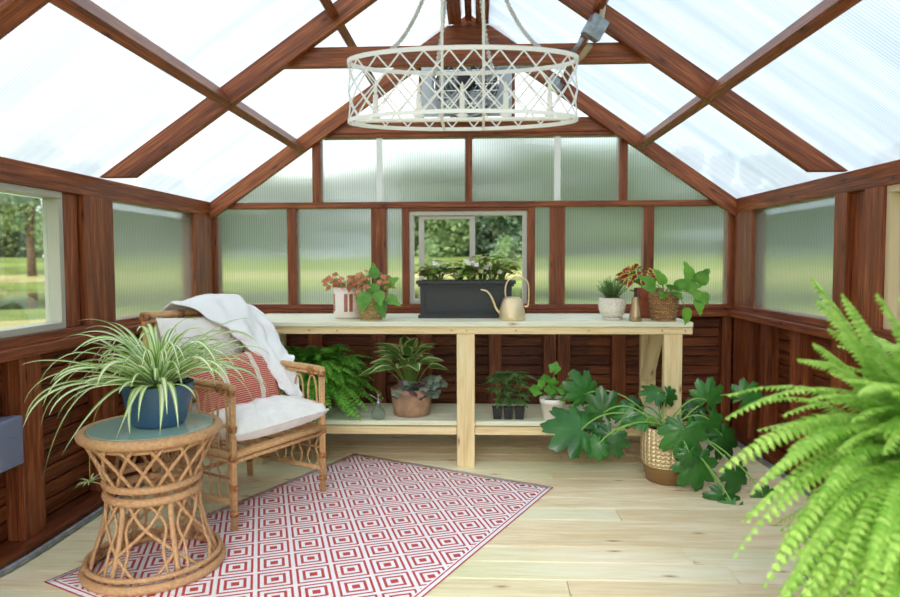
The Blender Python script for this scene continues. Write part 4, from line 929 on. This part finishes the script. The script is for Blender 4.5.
# arms
for s_ in (-1, 1):
    P = catmull([(s_*hw, -hd, .578), (s_*hw, -hd+.02, .592), (s_*hw, 0, .60), (s_*hw, hd+.03, .61)], 5); rod('arm', P, .015); rod('arm', [p-V((s_*.0, 0, .022)) for p in P], .009)
    MB().tube([(s_*hw, -hd+.04, .583), (s_*hw, -hd+.075, .585)], .023, 10).build('binding', RATTAN_D, T)
    rod('arm_rail', [(s_*hw, -hd, .43), (s_*hw, hd, .43)], .007)
    for k in range(5):
        y = -hd+.06+k*.085; MB().tube(catmull([(s_*hw, y-.026, .33), (s_*hw, y-.028, .45), (s_*hw, y-.02, .53), (s_*hw, y, .558), (s_*hw, y+.02, .53), (s_*hw, y+.028, .45), (s_*hw, y+.026, .33)], 4), .005, 6).build('arm_loop', RATTAN, T)
# back
yb = lambda z: hd+.06*z/.86
for z, r in ((.86, .016), (.835, .01), (.62, .009), (.44, .009)): rod('back_rail', [(-hw, yb(z), z), (hw, yb(z), z)], r)
for k in range(6):
    x = -hw+.06+k*.083; MB().tube(catmull([(x-.026, yb(.33), .33), (x-.03, yb(.6), .6), (x-.02, yb(.78), .78), (x, yb(.82), .822), (x+.02, yb(.78), .78), (x+.03, yb(.6), .6), (x+.026, yb(.33), .33)], 4), .0055, 6).build('back_loop', RATTAN, T)
for x in (-hw, -.09, .09, hw): MB().tube([(x-.014, yb(.855), .855), (x+.014, yb(.855), .855)], .022, 10).build('binding', RATTAN_D, T)
CHM = Matrix.Translation((-1.082, 2.992, 0)) @ Matrix.Rotation(math.atan2(.88, .475), 4, 'Z')
def cushion(m_, hx, hy, th, n=20, pinch=.06, wr=.006, seed=0, power=.42):
    top = []; bot = []
    for i in range(n+1):
        a = []; b = []
        for j in range(n+1):
            x = -1+2*j/n; y = -1+2*i/n; e = (max(0, (1-x*x))*max(0, (1-y*y)))**power
            sx_ = 1-pinch*(1-abs(y)**2)*abs(x)**3*.6; sy_ = 1-pinch*(1-abs(x)**2)*abs(y)**3*.6
            w1 = wr*mnoise.noise(V((x*4+seed, y*4, 3)))*e**.5
            a.append(V((x*hx*sx_, y*hy*sy_, th/2*e+w1))); b.append(V((x*hx*sx_, y*hy*sy_, -th/2*e)))
        top.append(a); bot.append(b)
    m_.grid(top); m_.grid(bot, flip=True); return m_
def frill(m_, hx, hy, amp, n=160, seed=0, wd=.011):
    P = [[], []]
    for k in range(n+1):
        t = k/n*4; s_ = int(t) % 4; f = t-int(t); c = [(-1+2*f, -1), (1, -1+2*f), (1-2*f, 1), (-1, 1-2*f)][s_]
        o_ = V((c[0], c[1], 0)).normalized(); z = amp*.35*math.sin(k*2.1+seed)
        P[0].append(V((c[0]*hx, c[1]*hy, 0))*.985); P[1].append(V((c[0]*hx, c[1]*hy, 0))+o_*wd*(.5+.3*math.sin(k*1.9)+.2*math.sin(k*.7))+V((0, 0, z)))
    m_.grid(P); return m_
m_ = MB(); cushion(m_, .275, .262, .14, 30, wr=.018, power=.25, pinch=.04)
sc_ = thing('seat_cushion', 'white cotton seat cushion with a frayed edge on the rattan armchair', 'cushion', CHM @ V((.005, -.018, .400)), math.atan2(.88, .475))
m_.build('pad', WHITE, sc_); f_ = MB(); frill(f_, .272, .258, .012, 260); f_.build('frayed_edge', WHITE, sc_)
# pillows
def redpillow():
    m, t, p, o = newmat('red_slub_stripe'); uv = nd(t, 'ShaderNodeUVMap'); sx = nd(t, 'ShaderNodeSeparateXYZ', {0: uv.outputs[0]})
    s_ = nd(t, 'ShaderNodeMath', {0: nd(t, 'ShaderNodeMath', {0: sx.outputs[0], 1: 2*PI*44}, operation='MULTIPLY').outputs[0]}, operation='SINE')
    s2 = nd(t, 'ShaderNodeMath', {0: nd(t, 'ShaderNodeMath', {0: sx.outputs[1], 1: 2*PI*28}, operation='MULTIPLY').outputs[0]}, operation='SINE')
    n = nd(t, 'ShaderNodeTexNoise', {'Vector': uv.outputs[0], 'Scale': 18, 'Detail': 2})
    a = nd(t, 'ShaderNodeMath', {0: s2.outputs[0], 1: .55}, operation='GREATER_THAN')
    base_ = nd(t, 'ShaderNodeMix', {0: a.outputs[0], 6: lin((192, 66, 48)), 7: lin((236, 196, 176))}, data_type='RGBA')
    x = sx.outputs[0]
    def band(c, w_):
        d_ = nd(t, 'ShaderNodeMath', {0: nd(t, 'ShaderNodeMath', {0: x, 1: c}, operation='SUBTRACT').outputs[0]}, operation='ABSOLUTE'); return nd(t, 'ShaderNodeMath', {0: d_.outputs[0], 1: w_}, operation='LESS_THAN').outputs[0]
    bnd = nd(t, 'ShaderNodeMath', {0: band(.30, .03), 1: band(.70, .03)}, operation='MAXIMUM')
    dots = nd(t, 'ShaderNodeMath', {0: nd(t, 'ShaderNodeMath', {0: s_.outputs[0], 1: s2.outputs[0]}, operation='MULTIPLY').outputs[0], 1: .45}, operation='GREATER_THAN')
    wb_ = nd(t, 'ShaderNodeMix', {0: dots.outputs[0], 6: lin((246, 236, 226)), 7: lin((210, 120, 100))}, data_type='RGBA')
    mm = nd(t, 'ShaderNodeMix', {0: bnd.outputs[0]}, data_type='RGBA'); t.links.new(base_.outputs[2], mm.inputs[6]); t.links.new(wb_.outputs[2], mm.inputs[7]); t.links.new(mm.outputs[2], p.inputs['Base Color'])
    p.inputs['Roughness'].default_value = .85; b = nd(t, 'ShaderNodeBump', {'Height': s2.outputs[0], 'Strength': .4, 'Distance': .003}); t.links.new(b.outputs[0], p.inputs['Normal']); return m
def place_pillow(name, label, hx, hy, th, mat, loc, tilt, roll=0, yaw=0, **k):
    m_ = MB(); cushion(m_, hx, hy, th, 24, **k); o = m_.build(name, mat)
    o.matrix_world = CHM @ Matrix.Translation(loc) @ Matrix.Rotation(yaw, 4, 'Z') @ Matrix.Rotation(roll, 4, 'Y') @ Matrix.Rotation(tilt, 4, 'X'); tag(o, label, 'pillow'); return o
TEX = plain('white_tufted_weave', (240, 236, 228), .9, bump=1.0, bscale=55)
wp = place_pillow('throw_pillow', 'white tufted square pillow leaning on the back of the armchair', .225, .20, .13, TEX, (-.045, .185, .66), math.radians(78), pinch=.12, wr=.008)
rp_ = place_pillow('lumbar_pillow', 'red striped lumbar pillow with white woven bands on the armchair seat', .235, .135, .12, redpillow(), (-.01, .03, .555), math.radians(62), pinch=.10, wr=.008, power=.36)
# throw blanket: rows run from the inner edge to the outer edge, columns from behind the chair back down to the seat
rowsP = [
 [(-.17, .36, .72), (-.16, .345, .87), (-.13, .27, .905), (-.03, .16, .83), (.05, .10, .77), (.11, .07, .70), (.15, .02, .62), (.19, -.04, .53), (.215, -.09, .47)],
 [(-.04, .37, .72), (-.03, .35, .89), (.01, .27, .93), (.07, .17, .86), (.12, .11, .78), (.16, .06, .69), (.185, .01, .60), (.21, -.045, .52), (.228, -.095, .455)],
 [(.08, .37, .72), (.09, .35, .90), (.12, .27, .945), (.16, .18, .88), (.19, .12, .79), (.21, .06, .69), (.22, .0, .60), (.232, -.05, .52), (.24, -.10, .45)],
 [(.19, .37, .72), (.20, .345, .88), (.225, .27, .92), (.25, .19, .85), (.262, .12, .75), (.262, .06, .665), (.258, .0, .585), (.255, -.05, .50), (.25, -.105, .44)],
 [(.27, .38, .70), (.29, .34, .83), (.325, .24, .85), (.335, .16, .78), (.335, .08, .70), (.325, .01, .645), (.305, -.04, .625), (.283, -.08, .52), (.268, -.13, .445)],
]
C_ = [catmull(r, 6) for r in rowsP]; nC = len(C_[0]); full = []
for j in range(nC): full.append(catmull([C_[i][j] for i in range(len(C_))], 7))
Pg = []
for j, row in enumerate(full):
    rr = []
    for i, p in enumerate(row):
        s_ = i/(len(row)-1); t_ = j/(nC-1); wv = .016*math.sin(s_*21+3.2*mnoise.noise(V((s_*2, t_*3, 0)))+t_*4)*(.35+.65*t_)+.026*mnoise.noise(V((s_*6, t_*8, 2)))+.012*mnoise.noise(V((s_*15, t_*18, 5)))
        edge = .012*math.sin(t_*46)*(1 if i in (0, len(row)-1) else 0)
        rr.append(CHM @ (V(p)+V((.2, -.75, .55))*wv+V((edge, 0, 0))))
    Pg.append(rr)
m_ = MB(); m_.grid(Pg); th_ = m_.build('throw_blanket', THROW, solid=.007, sub=1); tag(th_, 'crumpled white throw blanket draped over the armchair back and arm', 'blanket')

# ------------------------------------------------------------------ rattan side table
T = thing('rattan_side_table', 'round waisted rattan side table with a frosted glass top', 'side table', (-1.17, 2.325, 0), .3)
Rb, Rn, Rt = .229, .148, .224; ZN, ZT = .305, .500
def circ(r, z, n=48): return [(r*math.cos(2*PI*k/n), r*math.sin(2*PI*k/n), z) for k in range(n)]
MB().tube(circ(Rb, .019), .016, 10, closed=True).build('base_ring', WICK, T); MB().tube(circ(Rb-.005, .05), .009, 8, closed=True).build('base_ring', WICK, T)
MB().tube(circ(Rn+.004, ZN-.02), .015, 10, closed=True).build('waist_ring', WICK, T); MB().tube(circ(Rn+.008, ZN+.022), .013, 10, closed=True).build('waist_ring', WICK, T)
MB().tube(circ(Rt, ZT), .0185, 10, closed=True).build('top_ring', WICK, T); MB().tube(circ(Rt-.03, ZT-.03), .01, 8, closed=True).build('top_ring', WICK, T)
prof = lambda z: Rb+(Rn-Rb)*math.sin(min(1, z/ZN)*PI/2)**.9 if z < ZN else Rn+(Rt-Rn)*((z-ZN)/(ZT-ZN))**1.3
def pol(a, z, r=None): r = prof(z) if r is None else r; return (r*math.cos(a), r*math.sin(a), z)
for k in range(6):
    a = 2*PI*k/6; MB().tube([pol(a, z) for z in (.02, .08, .15, .22, .29)], .010, 8).build('post', WICK, T)
m_ = MB(); n8 = 6
for k in range(n8):
    a = 2*PI*k/n8; da = 2*PI/n8
    for s_ in (-1, 1):
        m_.tube(catmull([pol(a+s_*da*.12, .28), pol(a+s_*da*.45, .2), pol(a+s_*da*1.0, .11), pol(a+s_*da*1.42, .028)], 5), .0065, 6)
        m_.tube(catmull([pol(a+da/2+s_*da*.36, .03), pol(a+da/2+s_*da*.30, .12), pol(a+da/2+s_*da*.38, .2), pol(a+da/2+s_*da*.1, .268), pol(a+da/2, .276)], 5), .0055, 6)
m_.build('lattice', WICK, T)
m_ = MB()
for k in range(14):
    a = 2*PI*k/14; da = 2*PI/14
    for s_ in (-1, 1): m_.tube([pol(a+s_*da*1.3*q, ZN+.02+(ZT-ZN-.03)*q) for q in (0, .25, .5, .75, 1)], .0065, 6)
m_.build('collar_lattice', WICK, T)
FROST = plain('frosted_glass_top', (150, 182, 172), .12, spec=.7)
MB().lathe([(.208, 0), (.21, .003), (.208, .007), (.001, .0075)], (0, 0, ZT+.010), 48, smooth=False).build('glass_top', FROST, T)
# spider plant
BLUEP = plain('blue_ribbed_ceramic', (58, 92, 124), .4); SPI = leafmat('spider_plant_leaf', (110, 160, 60), (170, 208, 100), .35, stripe=((244, 248, 220), .25, False), nscale=6)
def spider(T_, n, c, Lr, rg, w=.0095, el=(.25, 1.35)):
    mb = MB(); c = V(c)
    for k in range(n):
        a = k*2.399+rg.uniform(-.3, .3); e = rg.uniform(*el); l = rg.uniform(*Lr); d = dirv(a, e); ww = w*rg.uniform(.7, 1.15)
        h = V((math.cos(a), math.sin(a), 0)); p0 = c+h*.02; p1 = p0+d*l*.45; p2 = p0+d*l*.62+h*l*.18+V((0, 0, -.02)); p3 = p0+h*l*(.45+.42*math.cos(e))+V((0, 0, math.sin(e)*l*.68-l*rg.uniform(.10, .50)))
        mb.blade(bez3(p0, p1, p2, p3, 14), lambda t: ww*min(1, .5+t*2)*(1-t**2.2)+.0006, fold=.35, twist=rg.uniform(-.9, .9))
    return mb.build('leaves', SPI, T_)
T = thing('potted_spider_plant', 'green and white striped spider plant in a blue pot on the rattan table', 'potted plant', (-1.148, 2.335, .5185), 0)
m_ = MB(); prof_ = [(.082, 0), (.088, .004)]
for k in range(25): z = .008+.135*k/24; prof_.append((.089+.034*(k/24)**.8+.0012*math.sin(k*PI), z))
m_.lathe(prof_+[(.124, .148), (.12, .15), (.115, .13)], (0, 0, 0), 48).build('pot', BLUEP, T); soil(T, .113, .13)
rg = random.Random(12); spider(T, 150, (0, 0, .13), (.27, .50), rg, w=.0115, el=(.3, 1.45))
mb = MB()
for P in [((-.05, -.09, .15), (-.12, -.2, .23), (-.2, -.26, .12), (-.24, -.29, -.11)), ((-.02, -.1, .15), (-.04, -.2, .2), (-.1, -.27, .1), (-.15, -.33, -.02)), ((.02, -.1, .15), (.03, -.18, .2), (.02, -.23, .12), (-.02, -.26, -.0)), ((.05, -.1, .15), (.09, -.15, .2), (.11, -.19, .12), (.10, -.2, .01)), ((.0, -.1, .14), (.0, -.17, .19), (-.01, -.2, .1), (.01, -.22, .02))]:
    mb.blade(bez3(*P, 16), lambda t: .0105*min(1, .5+t*2)*(1-t**2.4)+.0006, fold=.3)
mb.build('leaves', SPI, T)
rel = V((-1.148, 2.335, .5185)); pb = px(90, 482, 2.25)-rel
MB().tube(bez3((-.08, -.03, .14), (-.2, -.05, .12), (pb.x-.0, pb.y, .05), pb, 14), .0018, 5).build('runner', plain('runner_stem', (170, 140, 60), .6), T)
mb = MB(); rg = random.Random(3)
for k in range(14):
    a = k*2.4; d = dirv(a, rg.uniform(-.3, .8)); l = rg.uniform(.05, .075); mb.blade(bez(pb, pb+d*l*.6, pb+d*l+V((0, 0, -.02)), 6), lambda t: .004*(1-t**2)+.0004, fold=.3)
mb.build('plantlet', SPI, T)

# ------------------------------------------------------------------ foreground fern
T = thing('potted_fern', 'large lime green fern filling the right foreground', 'potted plant', (1.0, 1.42, 0), 0)
MB().lathe([(.11, 0), (.13, .01), (.155, .3), (.165, .56), (.172, .6), (.16, .6), (.15, .56)], (0, 0, 0), 40).build('pot', plain('dark_planter', (60, 58, 54), .6), T); soil(T, .152, .56)
mb = MB(); st = MB(); rg = random.Random(31); fb = V((1.0, 1.42, 0))
def ff(u, v, y, ctrl=None, W=.036, l0=None):
    """frond whose tip is where the photo shows one"""
    tip = px(u, v, y)-fb; root = V((rg.uniform(-.06, .06), rg.uniform(-.06, .06), .585)); L_ = (tip-root).length
    mid = root.lerp(tip, .45)+V((0, 0, (ctrl if ctrl is not None else .35)*L_)); frond(mb, st, bez(root, mid, tip, max(18, int(L_/.0125))), L_*1.2, W*rg.uniform(.8, 1.05), rg)
for a in [(813, 280, 1.35, .15), (818, 262+40, 1.3, .2), (843, 296, 1.35, .12), (878, 296, 1.2, .1), (800, 360, 1.25, .3), (752, 404, 1.3, .35), (757, 445, 1.35, .45), (768, 478, 1.25, .5), (748, 520, 1.2, .5), (778, 552, 1.15, .5), (785, 415, 1.25, .35), (815, 345, 1.3, .22), (835, 400, 1.2, .25), (806, 362, 1.35, .35), (730, 395, 1.35, .4), (728, 418, 1.25, .42), (745, 462, 1.3, .5), (722, 470, 1.25, .5), (752, 492, 1.2, .5), (735, 555, 1.15, .55), (770, 520, 1.2, .5), (765, 585, 1.1, .5), (800, 560, 1.1, .45), (830, 600, 1.1, .45), (860, 610, 1.05, .4), (790, 450, 1.15, .35), (790, 430, 1.4, .3), (760, 430, 1.5, .35), (810, 400, 1.1, .3), (850, 380, 1.1, .25), (830, 330, 1.4, .2), (862, 330, 1.3, .2), (895, 330, 1.2, .15), (900, 300, 1.4, .2), (820, 500, 1.05, .35), (870, 560, 1.0, .35), (840, 450, 1.05, .3), (780, 600, 1.25, .5), (775, 470, 1.1, .4), (806, 540, 1.3, .5), (742, 520, 1.35, .5)]: ff(a[0], a[1], a[2], a[3])
for k in range(40): ff(rg.uniform(840, 960), rg.uniform(560, 690), rg.uniform(1.0, 1.2), rg.uniform(.3, .6))
for k in range(300):
    u_ = rg.uniform(775, 1010); v_ = rg.uniform(330, 680); 
    if (u_ < 830 and v_ < 420) or u_+v_*.3 < 905: continue
    ff(u_, v_, rg.uniform(1.02, 1.75), rg.uniform(.2, .5))
mb.build('fronds', FERN_L, T); st.build('frond_stems', plain('lime_stem', (150, 190, 80), .6), T)

# ------------------------------------------------------------------ chandelier
CY = 2.1
pL = px(347, 66, CY); pR = px(579, 66, CY); pbL = px(347, 120, CY); cxm = (pL.x+pR.x)/2; ca = (pR.x-pL.x)/2-.004; cb = .135
T = thing('chandelier', 'oval cream metal lattice chandelier hung with grey wooden bead strands', 'chandelier', (cxm, CY, pbL.z-.012), 0)
H = pL.z-pbL.z+.028
def el(a, z, s_=1.0): return V((ca*s_*math.cos(a), cb*s_*math.sin(a), z))
# equal arc length parameter
def arcs(n):
    m_ = 720; L = [0]
    for k in range(m_): L.append(L[-1]+(el(2*PI*(k+1)/m_, 0)-el(2*PI*k/m_, 0)).length)
    return [2*PI*next(i for i, l in enumerate(L) if l >= L[-1]*q/n-1e-9)/m_ for q in range(n)]
NA = 22; A22 = arcs(NA*2)
def band(z0, z1, name):
    m_ = MB(); n = 96; o0 = [el(2*PI*k/n, z0, 1.008) for k in range(n+1)]; o1 = [el(2*PI*k/n, z1, 1.008) for k in range(n+1)]; i0 = [el(2*PI*k/n, z0, .985) for k in range(n+1)]; i1 = [el(2*PI*k/n, z1, .985) for k in range(n+1)]
    m_.grid([o0, o1]); m_.grid([i0, i1], flip=True); m_.grid([o1, i1]); m_.grid([i0, o0]); return m_.build(name, CREAM, T)
band(H-.013, H, 'top_band'); band(0, .012, 'bottom_band')
m_ = MB(); zt_, zb_ = H-.012, .012
def wp_(i, z): a = A22[i % (NA*2)]; return el(a, z)
for k in range(NA):
    for s_ in (-1, 1):
        m_.tube([wp_(2*k+s_*j, zt_+(zb_-zt_)*j/4) for j in range(5)], .0026, 5, cap=False)
m_.build('lattice', CREAM, T)
for x in (-.062, .066): MB().tube([(x, 0, .004), (x, 0, 2.53-(pbL.z-.012))], .0045, 8).build('rod', CREAM, T)
MB().box(-ca+.02, ca-.02, -.01, .01, .004, .014).build('candle_bar', CREAM, T, bevel=.002)
for x in (-.062, .066): MB().box(x-.004, x+.004, -cb, cb, .0, .008).build('cross_bar', CREAM, T)
for k in range(5):
    x = -.27+.135*k
    c_ = MB().lathe([(.008, .014), (.017, .02), (.018, .024), (.008, .026)], (x, 0, 0), 14, cap1=True).build('candle_cup', CREAM, T)
    MB().lathe([(.0085, .026), (.0085, .088), (.004, .09)], (x, 0, 0), 14, cap1=True).build('candle_sleeve', CANDLE, c_)
    MB().lathe([(.004, .09), (.007, .1), (.006, .112), (.001, .125)], (x, 0, 0), 10).build('bulb', plain('candle_bulb', (240, 238, 228), .2), c_)
topz = 2.40-(pbL.z-.012)
for k, (a, x0) in enumerate([(math.radians(-131), -.03), (math.radians(106), -.03), (math.radians(-43), .035), (math.radians(73), .035)]):
    e = el(a, H-.01, .97); P = bez3((x0, 0, topz), (x0, 0, topz*.62+H*.35), (e.x*.45+x0*.5, e.y*.5, H+.06), e, 300); s_ = MB(); acc = 0; nxt = 0
    for i in range(1, len(P)):
        seg = (P[i]-P[i-1]).length; acc += seg
        if acc >= nxt: s_.ball(P[i],   .0072, 8, 5); nxt = acc+.0128
    s_.build('bead_strand', BEAD, T)
MB().lathe([(.05, 0), (.055, .008), (.03, .02), (.01, .03)], (0, 0, 2.52-(pbL.z-.012)), 24, cap1=True).build('ceiling_plate', CREAM, T)

# ------------------------------------------------------------------ exhaust fan and wiring
x0, x1 = -.352, .212; fc = (x0+x1)/2; zc = 2.19
T = thing('exhaust_fan', 'grey round shrouded exhaust fan mounted high in the back gable', 'fan', (fc, 4.20, 2.0), 0)
GREYM = plain('fan_housing_metal', (176, 184, 190), .4, .4); DARK = plain('fan_dark_metal', (52, 54, 58), .4, .6); SILV = plain('fan_blade_aluminium', (190, 196, 202), .3, .8)
m_ = MB(); w2 = (x1-x0)/2; rr_ = .205; n = 64; zc_ = .19
inner = [(rr_*math.cos(2*PI*k/n), rr_*math.sin(2*PI*k/n)) for k in range(n)]
def sq(a):
    c, s_ = math.cos(a), math.sin(a); q = w2/max(abs(c), abs(s_)); return (c*q, max(-.19, min(.215, s_*q)))
I0 = [m_.addv((p[0], .03, zc_+p[1])) for p in inner]; O0 = [m_.addv((sq(2*PI*k/n)[0], .03, zc_+sq(2*PI*k/n)[1])) for k in range(n)]
for k in range(n): j = (k+1) % n; m_.face((I0[k], I0[j], O0[j], O0[k]))
m_.build('mounting_plate', GREYM, T, solid=.006)
m_ = MB(); m_.grid([[V((r*math.cos(2*PI*k/n), y, zc_+r*math.sin(2*PI*k/n))) for k in range(n+1)] for r, y in ((rr_, .03), (rr_-.004, -.05), (rr_+.008, -.07))]); m_.build('shroud', GREYM, T, solid=.004)
for k in range(5):
    a = 2*PI*k/5+.3; m_ = MB(); P = []
    for i in range(7):
        r = .04+.15*i/6; P.append([V((r*math.cos(a+s_*.32+i*.03), -.01+s_*.035, zc_+r*math.sin(a+s_*.32+i*.03))) for s_ in (-1, -.5, 0, .5, 1)])
    m_.grid(P); m_.build('blade', SILV, T, solid=.002)
m_ = MB(); n_=24
mo = MB().lathe([(.05, -.05), (.055, -.045), (.055, .04), (.04, .05)], (0, 0, 0), 28, cap1=True); o = mo.build('motor', DARK, T); o.rotation_euler = (PI/2, 0, 0); o.location = (0, -.06, zc_)
m_ = MB()
for r in (.07, .1, .13, .16, .19): m_.tube([(r*math.cos(2*PI*k/40), -.09, zc_+r*math.sin(2*PI*k/40)) for k in range(40)], .0022, 5, closed=True)
for k in range(8): a = PI*k/4; m_.tube([(.05*math.cos(a), -.09, zc_+.05*math.sin(a)), (.2*math.cos(a), -.085, zc_+.2*math.sin(a))], .0028, 5)
m_.build('guard', SILV, T)
m_ = MB()
for k in range(9):
    z = .02+k*.042; hw_ = math.sqrt(max(0, .2**2-(z-.19)**2)); m_.beam((-hw_, .055, z), (hw_, .055, z), .004, .044, (0, .35, 1))
m_.build('shutter', plain('fan_shutter_grey', (120, 126, 130), .5, .3), T)
jb_ = MB().lathe([(.058, 0), (.06, .004), (.06, .05), (.055, .055)], (0, -.08, .30), 28, cap1=True).build('wiring_can', GALV, T)
T = thing('junction_box', 'grey electrical junction box with flexible conduit fixed to the right rafter', 'junction box', px(595, 28, 2.93), 0)
m_ = MB(); o = m_.box(-.038, .038, -.03, .03, -.045, .045).build('box', GALV, T, bevel=.003); o.rotation_euler = (.2, math.radians(28), .3)
b0 = V(T.location); P = [px(583, 38, 2.93), px(572, 52, 3.0), px(552, 62, 3.4), px(525, 67, 3.8), px(497, 69, 4.05), px(480, 70, 4.1)]
MB().tube(catmull([p-b0 for p in P], 6), .010, 8).build('flexible_conduit', GALV, T)
P = [px(601, 20, 2.93), px(603, 8, 2.93), px(603, -4, 2.93), px(603, -12, 2.93)]; MB().tube(catmull([p-b0 for p in P], 5), .012, 8).build('conduit', plain('beige_conduit', (204, 190, 164), .5), T)
P = [px(590, 45, 2.95), px(582, 56, 3.0), px(575, 62, 3.02)]; MB().tube([p-b0 for p in P], .014, 8).build('conduit_elbow', plain('beige_conduit_elbow', (176, 156, 126), .5), T)
T = thing('sensor', 'small grey thermostat box on the right gable rafter behind the chandelier', 'thermostat', px(556, 84, 4.17), 0)
o = MB().box(-.045, .045, -.03, .03, -.03, .03).build('case', GALV, T, bevel=.004); o.rotation_euler = (0, math.radians(35), 0)

# floor conduits
def conduit(name, pts, label):
    o = MB().tube(catmull(pts, 6), .0125, 10).build(name, GALV); tag(o, label, 'conduit'); return o
conduit('floor_conduit', [(WL+.02, 2.12, .014), (WL+.04, 2.2, .014), (WL+.055, 2.3, .014), (WL+.062, 2.5, .014), (WL+.062, 3.2, .014), (WL+.062, 4.2, .014)], 'galvanised conduit pipe lying along the foot of the left wall')
conduit('floor_conduit', [(WR-.062, 2.2, .014), (WR-.062, 3.9, .014), (WR-.07, 4.12, .014), (WR-.12, 4.2, .014), (WR-.6, 4.205, .014)], 'galvanised conduit pipe lying along the foot of the right wall')
m_ = MB()
for y in (2.6, 3.3): m_.tube([(WL+.062, y, .014), (WL+.062, y+.06, .014)], .0145, 10)
# outlet box
T = thing('outlet_box', 'grey weatherproof outlet cover box on the left wall', 'outlet', (WL+.0, 2.30, .365), 0)
OUTM = plain('outlet_cover_plastic', (120, 130, 158), .3); MB().box(-.03, .0, -.06, .06, .0, .17).build('back_box', OUTM, T, bevel=.004); MB().box(.0, .045, -.065, .065, -.005, .175).build('cover', OUTM, T, bevel=.008)
